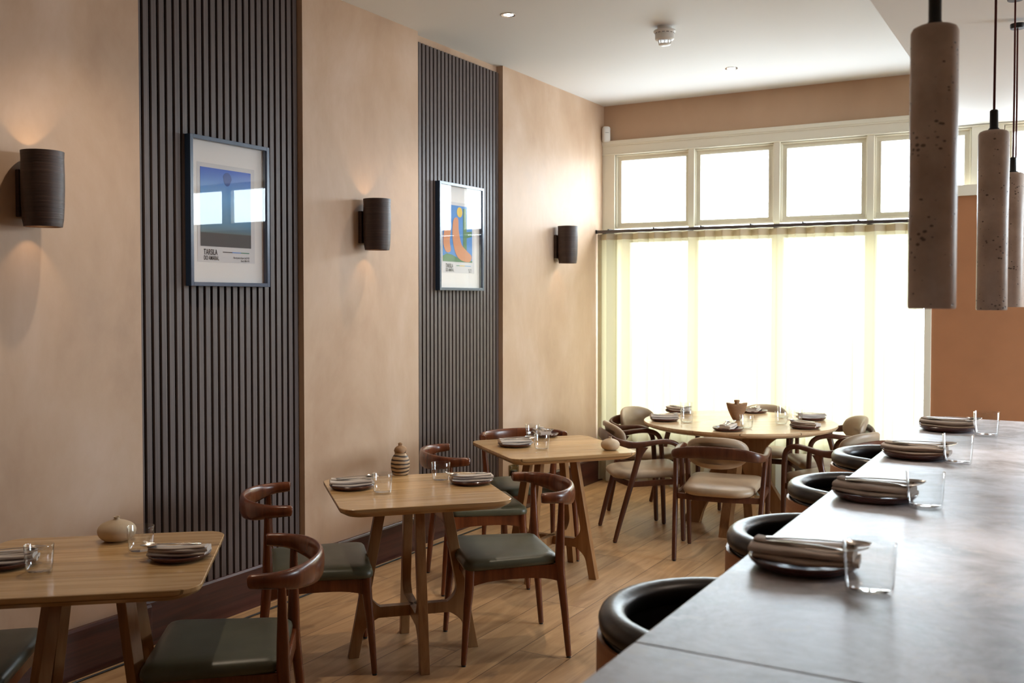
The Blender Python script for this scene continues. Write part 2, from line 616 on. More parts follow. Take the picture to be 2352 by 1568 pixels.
def travertine():
    m, nt, b = new_mat('pitted travertine')
    L = nt.links.new
    tc = N(nt, 'ShaderNodeTexCoord')
    oi = N(nt, 'ShaderNodeObjectInfo')
    ad = N(nt, 'ShaderNodeVectorMath', operation='ADD')
    ml = N(nt, 'ShaderNodeMath', operation='MULTIPLY')
    ml.inputs[1].default_value = 20
    L(oi.outputs['Random'], ml.inputs[0])
    L(tc.outputs['Object'], ad.inputs[0])
    L(ml.outputs[0], ad.inputs[1])
    n = N(nt, 'ShaderNodeTexNoise', i_Scale=9, i_Detail=6, i_Roughness=0.6)
    L(ad.outputs[0], n.inputs['Vector'])
    r = N(nt, 'ShaderNodeValToRGB')
    r.color_ramp.elements[0].position = 0.3
    r.color_ramp.elements[1].position = 0.7
    r.color_ramp.elements[0].color = (0.46, 0.355, 0.285, 1)
    r.color_ramp.elements[1].color = (0.72, 0.60, 0.51, 1)
    L(n.outputs['Fac'], r.inputs[0])
    v = N(nt, 'ShaderNodeTexVoronoi', i_Scale=62)
    mp = N(nt, 'ShaderNodeMapping')
    mp.inputs['Scale'].default_value = (1, 1, 1.5)
    L(ad.outputs[0], mp.inputs[0])
    L(mp.outputs[0], v.inputs['Vector'])
    n3 = N(nt, 'ShaderNodeTexNoise', i_Scale=16, i_Detail=2)
    L(ad.outputs[0], n3.inputs['Vector'])
    su = N(nt, 'ShaderNodeMath', operation='SUBTRACT')
    L(n3.outputs['Fac'], su.inputs[0])
    L(v.outputs['Distance'], su.inputs[1])
    r2 = N(nt, 'ShaderNodeValToRGB')
    r2.color_ramp.elements[0].position = 0.33
    r2.color_ramp.elements[1].position = 0.43
    r2.color_ramp.elements[0].color = (0, 0, 0, 1)
    r2.color_ramp.elements[1].color = (0.85, 0.85, 0.85, 1)
    L(su.outputs[0], r2.inputs[0])
    mx = N(nt, 'ShaderNodeMix', data_type='RGBA')
    L(r2.outputs[0], mx.inputs[0])
    L(r.outputs[0], mx.inputs[6])
    mx.inputs[7].default_value = (0.10, 0.065, 0.05, 1)
    L(mx.outputs[2], b.inputs['Base Color'])
    b.inputs['Roughness'].default_value = 0.38
    bu = N(nt, 'ShaderNodeBump', i_Strength=0.4, i_Distance=0.002, invert=True)
    L(r2.outputs[0], bu.inputs['Height'])
    L(bu.outputs[0], b.inputs['Normal'])
    return m


MT['travertine'] = travertine()


def bar_mat():
    m, nt, b = new_mat('mottled grey bar top')
    L = nt.links.new
    tc = N(nt, 'ShaderNodeTexCoord')
    n = N(nt, 'ShaderNodeTexNoise', i_Scale=4.2, i_Detail=10, i_Roughness=0.66, i_Distortion=0.4)
    L(tc.outputs['Object'], n.inputs['Vector'])
    r = N(nt, 'ShaderNodeValToRGB')
    e = r.color_ramp.elements
    e[0].position, e[0].color = 0.38, (0.19, 0.175, 0.185, 1)
    e[1].position, e[1].color = 0.62, (0.70, 0.70, 0.77, 1)
    k = e.new(0.5)
    k.color = (0.46, 0.455, 0.49, 1)
    L(n.outputs['Fac'], r.inputs[0])
    n2 = N(nt, 'ShaderNodeTexNoise', i_Scale=11, i_Detail=5, i_Roughness=0.7)
    L(tc.outputs['Object'], n2.inputs['Vector'])
    r2 = N(nt, 'ShaderNodeValToRGB')
    r2.color_ramp.elements[0].position = 0.58
    r2.color_ramp.elements[1].position = 0.64
    r2.color_ramp.elements[0].color = (0, 0, 0, 1)
    r2.color_ramp.elements[1].color = (0.45, 0.45, 0.45, 1)
    L(n2.outputs['Fac'], r2.inputs[0])
    mx = N(nt, 'ShaderNodeMix', data_type='RGBA')
    L(r2.outputs[0], mx.inputs[0])
    L(r.outputs[0], mx.inputs[6])
    mx.inputs[7].default_value = (0.62, 0.58, 0.55, 1)
    L(mx.outputs[2], b.inputs['Base Color'])
    mr = N(nt, 'ShaderNodeMapRange')
    mr.inputs['To Min'].default_value = 0.24
    mr.inputs['To Max'].default_value = 0.46
    L(n.outputs['Fac'], mr.inputs[0])
    L(mr.outputs[0], b.inputs['Roughness'])
    b.inputs['Specular IOR Level'].default_value = 0.75
    bu = N(nt, 'ShaderNodeBump', i_Strength=0.06, i_Distance=0.004)
    L(n.outputs['Fac'], bu.inputs['Height'])
    L(bu.outputs[0], b.inputs['Normal'])
    return m


MT['bar'] = bar_mat()


def floor_mat():
    m, nt, b = new_mat('oak floor planks')
    L = nt.links.new
    tc = N(nt, 'ShaderNodeTexCoord')
    sp = N(nt, 'ShaderNodeSeparateXYZ')
    L(tc.outputs['Object'], sp.inputs[0])
    W_, LEN = 0.248, 1.9
    dx = N(nt, 'ShaderNodeMath', operation='DIVIDE'); dx.inputs[1].default_value = W_
    L(sp.outputs[0], dx.inputs[0])
    fx = N(nt, 'ShaderNodeMath', operation='FLOOR'); L(dx.outputs[0], fx.inputs[0])
    wn = N(nt, 'ShaderNodeTexWhiteNoise', noise_dimensions='1D'); L(fx.outputs[0], wn.inputs['W'])
    dy = N(nt, 'ShaderNodeMath', operation='DIVIDE'); dy.inputs[1].default_value = LEN
    L(sp.outputs[1], dy.inputs[0])
    ay = N(nt, 'ShaderNodeMath', operation='ADD'); L(dy.outputs[0], ay.inputs[0]); L(wn.outputs['Value'], ay.inputs[1])
    fy = N(nt, 'ShaderNodeMath', operation='FLOOR'); L(ay.outputs[0], fy.inputs[0])
    cb = N(nt, 'ShaderNodeCombineXYZ'); L(fx.outputs[0], cb.inputs[0]); L(fy.outputs[0], cb.inputs[1])
    w2 = N(nt, 'ShaderNodeTexWhiteNoise', noise_dimensions='2D'); L(cb.outputs[0], w2.inputs['Vector'])
    sc = N(nt, 'ShaderNodeVectorMath', operation='SCALE'); sc.inputs['Scale'].default_value = 13
    L(w2.outputs['Color'], sc.inputs[0])
    ad = N(nt, 'ShaderNodeVectorMath', operation='ADD'); L(tc.outputs['Object'], ad.inputs[0]); L(sc.outputs[0], ad.inputs[1])
    mp = N(nt, 'ShaderNodeMapping'); mp.inputs['Scale'].default_value = (15, 1.5, 1)
    L(ad.outputs[0], mp.inputs[0])
    n = N(nt, 'ShaderNodeTexNoise', i_Scale=1, i_Detail=7, i_Roughness=0.62, i_Distortion=0.9)
    L(mp.outputs[0], n.inputs['Vector'])
    r = N(nt, 'ShaderNodeValToRGB')
    r.color_ramp.elements[0].position = 0.28
    r.color_ramp.elements[1].position = 0.66
    r.color_ramp.elements[0].color = (0.31, 0.168, 0.072, 1)
    r.color_ramp.elements[1].color = (0.56, 0.35, 0.18, 1)
    L(n.outputs['Fac'], r.inputs[0])
    hs = N(nt, 'ShaderNodeHueSaturation')
    mr = N(nt, 'ShaderNodeMapRange'); mr.inputs['To Min'].default_value = 0.8; mr.inputs['To Max'].default_value = 1.12
    L(w2.outputs['Value'], mr.inputs[0]); L(mr.outputs[0], hs.inputs['Value']); L(r.outputs[0], hs.inputs['Color'])
    # knots
    n4 = N(nt, 'ShaderNodeTexNoise', i_Scale=1, i_Detail=3, i_Distortion=1.0)
    m4 = N(nt, 'ShaderNodeMapping'); m4.inputs['Scale'].default_value = (7, 3.2, 1); L(ad.outputs[0], m4.inputs[0]); L(m4.outputs[0], n4.inputs['Vector'])
    r4 = N(nt, 'ShaderNodeValToRGB')
    r4.color_ramp.elements[0].position = 0.66; r4.color_ramp.elements[1].position = 0.80
    r4.color_ramp.elements[0].color = (0, 0, 0, 1); r4.color_ramp.elements[1].color = (0.6, 0.6, 0.6, 1)
    L(n4.outputs['Fac'], r4.inputs[0])
    mk = N(nt, 'ShaderNodeMix', data_type='RGBA'); L(r4.outputs[0], mk.inputs[0]); L(hs.outputs[0], mk.inputs[6]); mk.inputs[7].default_value = (0.10, 0.055, 0.035, 1)

    def edge(src, w, width):
        f = N(nt, 'ShaderNodeMath', operation='FRACT'); L(src, f.inputs[0])
        s = N(nt, 'ShaderNodeMath', operation='SUBTRACT'); s.inputs[1].default_value = 0.5; L(f.outputs[0], s.inputs[0])
        a = N(nt, 'ShaderNodeMath', operation='ABSOLUTE'); L(s.outputs[0], a.inputs[0])
        g = N(nt, 'ShaderNodeMath', operation='GREATER_THAN'); g.inputs[1].default_value = 0.5 - width / w; L(a.outputs[0], g.inputs[0])
        return g.outputs[0]
    mxm = N(nt, 'ShaderNodeMath', operation='MAXIMUM')
    L(edge(dx.outputs[0], W_, 0.0018), mxm.inputs[0])
    L(edge(ay.outputs[0], LEN, 0.0016), mxm.inputs[1])
    mj = N(nt, 'ShaderNodeMix', data_type='RGBA'); L(mxm.outputs[0], mj.inputs[0]); L(mk.outputs[2], mj.inputs[6]); mj.inputs[7].default_value = (0.10, 0.05, 0.025, 1)
    L(mj.outputs[2], b.inputs['Base Color'])
    b.inputs['Roughness'].default_value = 0.42
    b.inputs['Specular IOR Level'].default_value = 0.5
    bu = N(nt, 'ShaderNodeBump', i_Strength=0.06, i_Distance=0.003)
    L(n.outputs['Fac'], bu.inputs['Height']); L(bu.outputs[0], b.inputs['Normal'])
    return m


MT['floor'] = floor_mat()

# ------------------------------------------------------------------ setting
H = 3.335
YW = 8.133          # window wall plane
XR = 6.6            # right wall
YB = -2.6           # wall behind the camera
P1 = (3.077, 4.167)
P2 = (5.261, 6.342)
RC = -0.055         # recess face


def struct(name, m, mat, **kw):
    o = m.build(name, mat, **kw)
    o['kind'] = 'structure'
    return o


struct('floor', M().box(-0.3, XR + 0.3, YB - 0.3, 8.6, -0.12, 0), MT['floor'], smooth=False)
struct('ceiling', M().box(-0.3, XR + 0.3, YB - 0.3, 8.6, H, H + 0.15), MT['ceiling'], smooth=False)
struct('ceiling_lowered', M().box(2.905, XR, YB, YW - 0.035, 2.909, H - 0.002), MT['ceiling'], smooth=False)
m = M()
m.box(-0.35, 0, YB - 0.3, P1[0], 0, H).box(-0.35, 0, P1[1], P2[0], 0, H).box(-0.35, 0, P2[1], 8.6, 0, H)
m.box(-0.35, RC, P1[0], P1[1], 0, H).box(-0.35, RC, P2[0], P2[1], 0, H)
struct('wall_left', m, MT['plaster'], smooth=False)
ADDED_WIN = [(5.44 + k * 1.02, 5.44 + k * 1.02 + 0.94) for k in range(2)]  # unseen right wall windows, added to let in side light
m = M()
m.box(XR, XR + 0.3, YB - 0.3, 5.40, 0, H).box(XR, XR + 0.3, 7.44, 8.6, 0, H)
m.box(XR, XR + 0.3, 5.40, 7.44, 0, 0.9).box(XR, XR + 0.3, 5.40, 7.44, 2.80, H)
struct('wall_right', m, MT['plaster'], smooth=False)
m = M()
for k in range(3):
    y = 5.40 + k * 1.02
    m.box(XR - 0.02, XR + 0.08, y - 0.035, y + 0.035, 0.9, 2.8)
m.box(XR - 0.02, XR + 0.08, 5.40, 7.44, 2.74, 2.80).box(XR - 0.05, XR + 0.08, 5.37, 7.47, 0.87, 0.93)
struct('trim_4', m, MT['cream'], bevel=0.003)  # frame around the added right wall windows
struct('wall_rear', M().box(-0.3, XR + 0.3, YB - 0.3, YB, 0, H), MT['plaster'], smooth=False)

# baseboard follows the recesses
T = 0.024
BH = 0.215
segs = [(YB, P1[0], 0.0), (P1[0], P1[1], RC), (P1[1], P2[0], 0.0), (P2[0], P2[1], RC), (P2[1], YW - 0.06, 0.0)]
m = M()
for y0, y1, x in segs:
    d = T if x == 0 else 0.03
    m.prism([(x + 0.0, 0), (x + d, 0), (x + d, BH - 0.012), (x + d - 0.006, BH), (x, BH)], y0 + (0 if x < 0 else -T * (y0 > 0)), y1 + (T if (x == 0 and y1 < 7) else 0), axis='y')
struct('baseboard_left', m, MT['baseboard'], smooth=False, bevel=0.002)


GX = [(0.173, 0.767), (0.900, 1.478), (1.632, 2.211), (2.360, 2.947), (3.270, 3.860), (4.000, 4.590), (4.730, 5.320), (5.460, 6.050)]
GZ = (2.292, 2.840)
m = M()
m.box(0, XR, YW, 8.5, 3.0, H)                       # above the casing
m.box(0, XR, YW + 0.03, 8.5, 2.89, 3.0)
m.box(0, XR, YW, 8.5, 0, 0.45)                      # low wall below the glass
m.box(2.99, 3.222, YW + 0.02, 8.4, 0.45, 2.9)
m.box(6.1, XR, YW, 8.5, 0.45, 2.9)
m.box(0, 0.1, YW + 0.02, 8.5, 0.45, 2.9)
m.box(3.222, 6.1, YW + 0.02, 8.5, 0.45, 2.19)
struct('wall_back', m, MT['plaster_back'], smooth=False)

# casing: header with stepped mouldings, mullions, transom bar
m = M()
m.box(0.0, XR, YW - 0.030, YW + 0.03, 2.905, 3.000)
m.box(0.0, XR, YW - 0.045, YW + 0.01, 2.985, 3.018)
m.box(0.0, XR, YW - 0.038, YW + 0.01, 2.972, 2.990)
m.box(0.0, XR, YW - 0.040, YW + 0.03, 2.893, 2.906)
m.box(0.0, 6.1, YW - 0.030, YW + 0.09, 2.165, 2.232)
m.box(0.0, 0.118, YW - 0.030, YW + 0.09, 0.45, 2.90)
posts = [(0.828 - 0.026, 0.828 + 0.026), (1.555 - 0.026, 1.555 + 0.026), (2.285 - 0.026, 2.285 + 0.026), (3.000, 3.215), (3.93 - 0.026, 3.93 + 0.026), (4.66 - 0.026, 4.66 + 0.026), (5.39 - 0.026, 5.39 + 0.026)]
for a, b in posts:
    m.box(a, b, YW - 0.030, YW + 0.09, 0.45, 2.90)
struct('trim_1', m, MT['cream'], bevel=0.003)
m = M().box(0.0, 2.75, YW - 0.08, YW + 0.02, 0.43, 0.46)
struct('trim_2', m, MT['cream'], bevel=0.004)


def window(n, x0, x1, z0, z1):
    """two stepped beads, sash, glass pane"""
    m = M()
    def ring(w0, w1, y0, y1):
        a0, a1, c0, c1 = x0 - w0, x1 + w0, z0 - w0, z1 + w0
        b0, b1, d0, d1 = x0 - w1, x1 + w1, z0 - w1, z1 + w1
        m.box(a0, a1, y0, y1, c0, d0).box(a0, a1, y0, y1, d1, c1).box(a0, b0, y0, y1, d0, d1).box(b1, a1, y0, y1, d0, d1)
    ring(0.050, 0.037, YW - 0.012, YW + 0.06)
    ring(0.037, 0.004, YW + 0.008, YW + 0.06)
    ring(0.010, 0.0, YW + 0.002, YW + 0.05)
    f = m.build('window_%d' % n, MT['cream'], bevel=0.002)
    f['kind'] = 'structure'
    g = M().box(x0 - 0.005, x1 + 0.005, YW + 0.03, YW + 0.034, z0 - 0.005, z1 + 0.005).build('window_pane', MT['pane'], parent=f, smooth=False)
    return f


n = 1
for a, b in GX:
    window(n, a, b, *GZ)
    n += 1
for a, b in GX[:4]:
    window(n, a - 0.032, b + 0.032, 0.50, 2.12)
    n += 1

for k, (a, b) in enumerate(ADDED_WIN):  # sashes and panes of the windows added for side light
    f = M().box(XR + 0.01, XR + 0.06, a + 0.0, a + 0.04, 0.93, 2.74).box(XR + 0.01, XR + 0.06, b - 0.04, b, 0.93, 2.74).box(XR + 0.01, XR + 0.06, a + 0.04, b - 0.04, 0.93, 0.97).box(XR + 0.01, XR + 0.06, a + 0.04, b - 0.04, 2.70, 2.74).build('window_%d' % (n + k), MT['cream'], bevel=0.002)
    f['kind'] = 'structure'
    M().box(XR + 0.03, XR + 0.034, a + 0.035, b - 0.035, 0.965, 2.705).build('window_pane', MT['pane'], parent=f, smooth=False)

# terracotta screen wall with cream frame right of the curtain
m = M().box(2.752, XR, 7.985, 8.03, 0, 2.375)
struct('wall_screen', m, MT['rust'], smooth=False)
m = M().box(2.703, 2.752, 7.965, 8.05, 0, 2.455).box(2.752, XR, 7.965, 8.05, 2.375, 2.455)
struct('trim_3', m, MT['cream'], bevel=0.003)

# ------------------------------------------------------------------ slatted panels
def slat_panel(y0, y1, label):
    t = thing('slatted_wall_panel', (RC, (y0 + y1) / 2, BH), 0, label, 'wall panel', 'slatted wall panels')
    w = y1 - y0
    top = 3.285 - BH
    M().box(0.001, 0.008, -w / 2 + 0.001, w / 2 - 0.001, 0.0, top).build('backing', MT['felt'], t, smooth=False)
    m = M()
    k = 24
    p = w / k
    for i in range(k):
        c = -w / 2 + (i + 0.5) * p
        m.box(0.008, 0.022, c - 0.0155, c + 0.0155, 0.0, top)
    m.build('slats', MT['slat'], t, bevel=0.0012, smooth=False, segs=1)
    return t


slat_panel(*P1, 'tall dark slatted wood wall panel in recess, the near one with the blue topped poster')
slat_panel(*P2, 'tall dark slatted wood wall panel in recess, the far one with the orange and blue poster')

# ------------------------------------------------------------------ pictures
def flat(name, poly, x, mat, parent, t=0.0006):
    return M().prism([(y, z) for y, z in poly], x, x + t, axis='x').build(name, mat, parent, smooth=False)


def rect(y0, y1, z0, z1): return [(y0, z0), (y1, z0), (y1, z1), (y0, z1)]


def text(s, y, z, size, x, mat, parent, sx=1.0, align='LEFT', name='lettering'):
    c = bpy.data.curves.new(name, 'FONT')
    c.body = s
    c.size = size
    c.align_x = align
    c.offset = size * 0.012
    o = bpy.data.objects.new('tmp', c)
    COL.objects.link(o)
    bpy.context.view_layer.update()
    dg = bpy.context.evaluated_depsgraph_get()
    me = bpy.data.meshes.new_from_object(o.evaluated_get(dg))
    bpy.data.objects.remove(o)
    for v in me.vertices:
        v.co = (x, y + v.co.x * sx, z + v.co.y)
    me.materials.clear()
    me.materials.append(mat)
    t = bpy.data.objects.new(name, me)
    COL.objects.link(t)
    t.parent = parent
    return t


def grad(name, stops):
    m, nt, b = new_mat(name)
    tc = N(nt, 'ShaderNodeTexCoord')
    sp = N(nt, 'ShaderNodeSeparateXYZ')
    nt.links.new(tc.outputs['Generated'], sp.inputs[0])
    r = N(nt, 'ShaderNodeValToRGB')
    e = r.color_ramp.elements
    e[0].position, e[0].color = stops[0][0], (*stops[0][1], 1)
    e[1].position, e[1].color = stops[-1][0], (*stops[-1][1], 1)
    for p, c in stops[1:-1]:
        k = e.new(p)
        k.color = (*c, 1)
    nt.links.new(sp.outputs[2], r.inputs[0])
    nt.links.new(r.outputs[0], b.inputs['Base Color'])
    b.inputs['Roughness'].default_value = 0.7
    return m


def picture(yc, zc, w, h, label, which):
    t = thing('framed_poster', (RC + 0.022, yc, zc - h / 2), 0, label, 'picture', 'framed posters on the slatted panels')
    d, fw = 0.038, 0.019
    m = M()
    m.box(0, d, -w / 2, -w / 2 + fw, 0, h).box(0, d, w / 2 - fw, w / 2, 0, h).box(0, d, -w / 2 + fw, w / 2 - fw, 0, fw).box(0, d, -w / 2 + fw, w / 2 - fw, h - fw, h)
    m.build('frame', MT['frame'], t, bevel=0.001, smooth=False)
    flat('mount', rect(-w / 2 + fw, w / 2 - fw, fw, h - fw), 0.006, MT['mount'], t, 0.003)
    # print: occupies the middle; coordinates in fractions of the frame
    Y = lambda a: -w / 2 + a * w
    Z = lambda b: b * h
    flat('print', rect(Y(0.125), Y(0.845), Z(0.165), Z(0.83)), 0.0095, MT['paper'], t)
    x = 0.0106
    if which == 1:
        a = flat('artwork', rect(Y(0.16), Y(0.795), Z(0.27), Z(0.80)), x, grad('blue poster art', [
            (0.0, (0.05, 0.05, 0.055)), (0.17, (0.06, 0.06, 0.06)), (0.18, (0.10, 0.16, 0.18)), (0.3, (0.07, 0.22, 0.38)), (0.62, (0.12, 0.38, 0.75)), (1.0, (0.045, 0.13, 0.62))]), t)
        blob = [(Y(0.49) + 0.030 * math.cos(k * PI / 8) * (1 if k < 8 else 0.8), Z(0.735) + 0.034 * math.sin(k * PI / 8)) for k in range(16)]
        flat('motif', blob, x + 0.0008, plain('deep blue ink', (0.02, 0.08, 0.36), 0.7), t)
        bars = [((0.06, 0.045, 0.05), 0.43, 0.55), ((0.10, 0.25, 0.62), 0.55, 0.66), ((0.04, 0.2, 0.12), 0.66, 0.77)]
        text('Rio de Janeiro (Super Leaf) 1923', Y(0.77), Z(0.194), 0.0135, x + 0.001, MT['ink'], t, 0.62, 'RIGHT')
        text('Brazil, 1886-1973', Y(0.77), Z(0.173), 0.0135, x + 0.001, MT['ink'], t, 0.62, 'RIGHT')
    else:
        flat('artwork', rect(Y(0.13), Y(0.79), Z(0.27), Z(0.80)), x, plain('poster blue', (0.06, 0.24, 0.60), 0.7), t)
        skin = plain('poster peach', (0.62, 0.25, 0.11), 0.7)
        gr = plain('poster green', (0.08, 0.20, 0.08), 0.7)
        yl = plain('poster yellow', (0.75, 0.50, 0.06), 0.7)
        flat('motif', [(Y(0.13), Z(0.27)), (Y(0.79), Z(0.27)), (Y(0.79), Z(0.285)), (Y(0.5), Z(0.30)), (Y(0.33), Z(0.335)), (Y(0.22), Z(0.345)), (Y(0.13), Z(0.32))], x + 0.0007, gr, t)
        flat('motif', [(Y(a), Z(b)) for a, b in [(0.58, 0.36), (0.66, 0.36), (0.66, 0.5), (0.78, 0.52), (0.78, 0.57), (0.66, 0.56), (0.64, 0.78), (0.58, 0.78)]], x + 0.0010, gr, t)
        c1 = cr([(0.16, 0.56), (0.14, 0.44), (0.2, 0.36), (0.3, 0.37), (0.28, 0.46), (0.3, 0.58), (0.22, 0.66)], 6, True)
        flat('motif', [(Y(a), Z(b)) for a, b in c1], x + 0.0013, skin, t)
        c2 = cr([(0.36, 0.66), (0.34, 0.5), (0.4, 0.36), (0.52, 0.29), (0.72, 0.275), (0.77, 0.33), (0.66, 0.38), (0.54, 0.44), (0.48, 0.56), (0.46, 0.68)], 6, True)
        flat('motif', [(Y(a), Z(b)) for a, b in c2], x + 0.0016, skin, t)
        flat('motif', [(Y(0.5) + 0.035 * math.cos(k * PI / 12), Z(0.74) + 0.035 * math.sin(k * PI / 12)) for k in range(24)], x + 0.0013, yl, t)
        bars = [((0.04, 0.2, 0.10), 0.43, 0.50), ((0.7, 0.5, 0.08), 0.50, 0.62), ((0.15, 0.4, 0.7), 0.62, 0.76)]
        text('Brazil, 1928', Y(0.77), Z(0.194), 0.0135, x + 0.001, MT['ink'], t, 0.62, 'RIGHT')
        text('1886-1973', Y(0.77), Z(0.173), 0.0135, x + 0.001, MT['ink'], t, 0.62, 'RIGHT')
    text('TARSILA', Y(0.195), Z(0.213), 0.040, x + 0.001, MT['ink'], t, 0.60)
    text('DO AMARAL', Y(0.195), Z(0.178), 0.030, x + 0.001, MT['ink'], t, 0.58)
    for c, a, b in bars:
        flat('colour_bar', rect(Y(a), Y(b), Z(0.232), Z(0.238)), x, plain('bar ink', c, 0.7), t)
    flat('glazing', rect(-w / 2 + fw, w / 2 - fw, fw, h - fw), d - 0.008, MT['picture_glass'], t, 0.001)
    return t


picture(3.635, 2.047, 0.535, 0.73, 'framed poster with blue top and grey base on the near slatted panel', 1)
picture(5.785, 2.042, 0.565, 0.73, 'framed poster with peach shapes and yellow disc on the far slatted panel', 2)

# ------------------------------------------------------------------ wall lights
def sconce(yc, label, first=None):
    if first:
        t = copy_tree(first)
        t.location = (0, yc, 2.058)
        t['label'] = label
        return t
    t = thing('wall_light', (0, yc, 2.058), 0, label, 'wall light', 'ceramic wall lights')
    c, R0, h = 0.098, 0.080, 0.30
    prof = []
    zz = [-0.5, -0.4, -0.2, 0, 0.2, 0.4, 0.5]
    rr = [0.90, 0.96, 1.0, 1.02, 1.02, 1.0, 1.02]
    for z, r in zip(zz, rr): prof.append((R0 * r, z * h))
    for z, r in zip(zz[::-1], rr[::-1]): prof.append((R0 * r - 0.006, z * h))
    M().lathe(prof, 48, (c, 0, 0), close=True).build('shade', MT['sconce'], t)
    M().box(0.0, 0.024, -0.055, 0.055, -0.11, 0.08).build('back_plate', MT['sconce'], t, bevel=0.004)
    M().lathe([(0.035, -0.03), (0.035, 0.03)], 24, (c, 0, 0)).build('lamp_holder', MT['black'], t)
    warm = (1.0, 0.62, 0.30)
    spot(c, 0, 0.035, -0.14, 0, 1, 0.9, 84, 1.0, warm, 0.012, t)
    spot(c, 0, -0.035, -0.14, 0, -1, 0.9, 84, 1.0, warm, 0.012, t)
    return t


s0 = sconce(2.522, 'dark ribbed ceramic wall light nearest the camera, left of the near slatted panel')
sconce(4.70, 'dark ribbed ceramic wall light between the two slatted panels', s0)
sconce(7.218, 'dark ribbed ceramic wall light by the window corner, the smallest in view', s0)

# ------------------------------------------------------------------ ceiling fittings
def downlight(x, y, z, label, first=None):
    if first:
        t = copy_tree(first)
        t.location = (x, y, z)
        t['label'] = label
        return t
    t = thing('ceiling_downlight', (x, y, z), 0, label, 'ceiling light', 'recessed ceiling downlights')
    M().lathe([(0.047, 0.0), (0.046, -0.004), (0.036, -0.004), (0.030, -0.0005), (0.030, 0.0)], 40, close=True).build('trim_ring', MT['chrome'], t)
    M().lathe([(0.0, -0.0016), (0.028, -0.0016), (0.029, -0.0003)], 32).build('lens', MT['lamp_lens'], t)
    spot(0, 0, -0.012, 0, 0, -1, 24.0, 95, 0.8, (1.0, 0.82, 0.62), 0.03, t)
    return t


d0 = None
LB = ['lit recessed chrome downlight left of the smoke detector', 'lit recessed chrome downlight nearest the window wall',
      'recessed chrome downlight above the wall light nearest the camera', 'unseen downlight added as fill over the middle of the floor', 'unseen downlight added as fill in the lowered ceiling behind the bar']
for i, (x, y) in enumerate(SPOTS):
    lb = LB[i]
    z = H if x < 2.9 else 2.909
    if d0 is None: d0 = downlight(x, y, z, lb)
    else: downlight(x, y, z, lb, d0)

t = thing('smoke_detector', (1.413, 5.95, H), 0, 'white round smoke detector with slotted rim on the ceiling', 'smoke detector')
M().lathe([(0.046, 0), (0.048, -0.022), (0.046, -0.024)], 36).build('mounting_base', MT['white_plastic'], t)
M().lathe([(0.066, -0.022), (0.070, -0.026), (0.070, -0.032), (0.064, -0.040), (0.060, -0.044), (0.060, -0.078), (0.050, -0.086), (0.040, -0.088)], 44).build('body', MT['white_plastic'], t, angle=30)
m = M()
for k in range(14):
    a = 2 * PI * k / 14
    ca, sa = math.cos(a), math.sin(a)
    m.box(-0.008, 0.008, -0.0015, 0.0015, -0.0445, -0.0405)
    for i in range(len(m.v) - 8, len(m.v)):
        x, y, z = m.v[i]
        m.v[i] = (ca * 0.0605 - sa * x + ca * y, sa * 0.0605 + ca * x + sa * y, z)
m.build('vent_slots', MT['black'], t, smooth=False)
m = M()
for k in range(10):
    a = 2 * PI * k / 10
    m.sweep([(0.042 * math.cos(a), 0.042 * math.sin(a), -0.086, 0.004, 0.004), (0.036 * math.cos(a), 0.036 * math.sin(a), -0.112, 0.004, 0.004)], 6, up=(1, 0.3, 0))
m.lathe([(0.0, -0.118), (0.03, -0.117), (0.038, -0.112), (0.038, -0.108), (0.0, -0.107)], 30)
m.build('sensing_chamber', MT['white_plastic'], t)

t = thing('motion_sensor', (0.045, 8.085, 3.078), R(38), 'small white motion sensor in the corner above the curtain', 'sensor')
m = M()
ol = rpoly([(-0.035, -0.07), (0.035, -0.07), (0.035, 0.07), (-0.035, 0.07)], 0.022)
m.loft([(a, b) for a, b in ol], [(0, -0.02), (0, 0.008), (0.004, 0.02), (0.012, 0.027), (0.025, 0.029)])
m.v = [(x, -z, y) for x, y, z in m.v]
m.build('housing', MT['white_plastic'], t)
M().box(-0.016, 0.016, -0.0305, -0.028, 0.010, 0.013).build('indicator_slot', MT['black'], t, smooth=False)

# double socket with plug
t = thing('wall_socket', (0.0, 6.50, 0.325), 0, 'brass double wall socket above the skirting under the far square table', 'socket')
M().box(0, 0.006, -0.073, 0.073, -0.043, 0.043).build('face_plate', MT['brass'], t, bevel=0.002)
for yy, zz in [(-0.03, 0.0), (-0.04, -0.014), (-0.02, -0.014), (0.035, 0.0), (0.025, -0.014), (0.045, -0.014), (0.0, 0.03), (0.0, -0.03)]:
    M().box(0.006, 0.0068, yy - 0.004, yy + 0.004, zz - 0.004, zz + 0.004).build('pin_hole', MT['black'], t, smooth=False)
for yy in (-0.045, 0.05):
    M().box(0.006, 0.010, yy - 0.008, yy + 0.008, 0.014, 0.034).build('switch', MT['chrome'], t, bevel=0.001)
t = thing('power_plug', (0.007, 6.468, 0.305), 0, 'black mains plug with red light and cable pushed into brass socket', 'plug')
M().box(0, 0.034, -0.024, 0.024, -0.026, 0.024).build('plug_body', MT['black'], t, bevel=0.006)
M().box(0.0335, 0.0352, 0.004, 0.016, -0.006, 0.006).build('indicator', MT['red_light'], t, smooth=False)
m = M()
m.sweep(cr([(0.017, 0, -0.024, 0.007, 0.007), (0.02, 0.0, -0.07, 0.007, 0.007), (0.028, 0.0, -0.15, 0.007, 0.007), (0.03, -0.02, -0.24, 0.007, 0.007), (0.035, -0.06, -0.29, 0.007, 0.007), (0.04, -0.16, -0.2975, 0.007, 0.007)], 6), 10, up=(0.2, 1, 0))
m.build('cable', MT['black'], t)

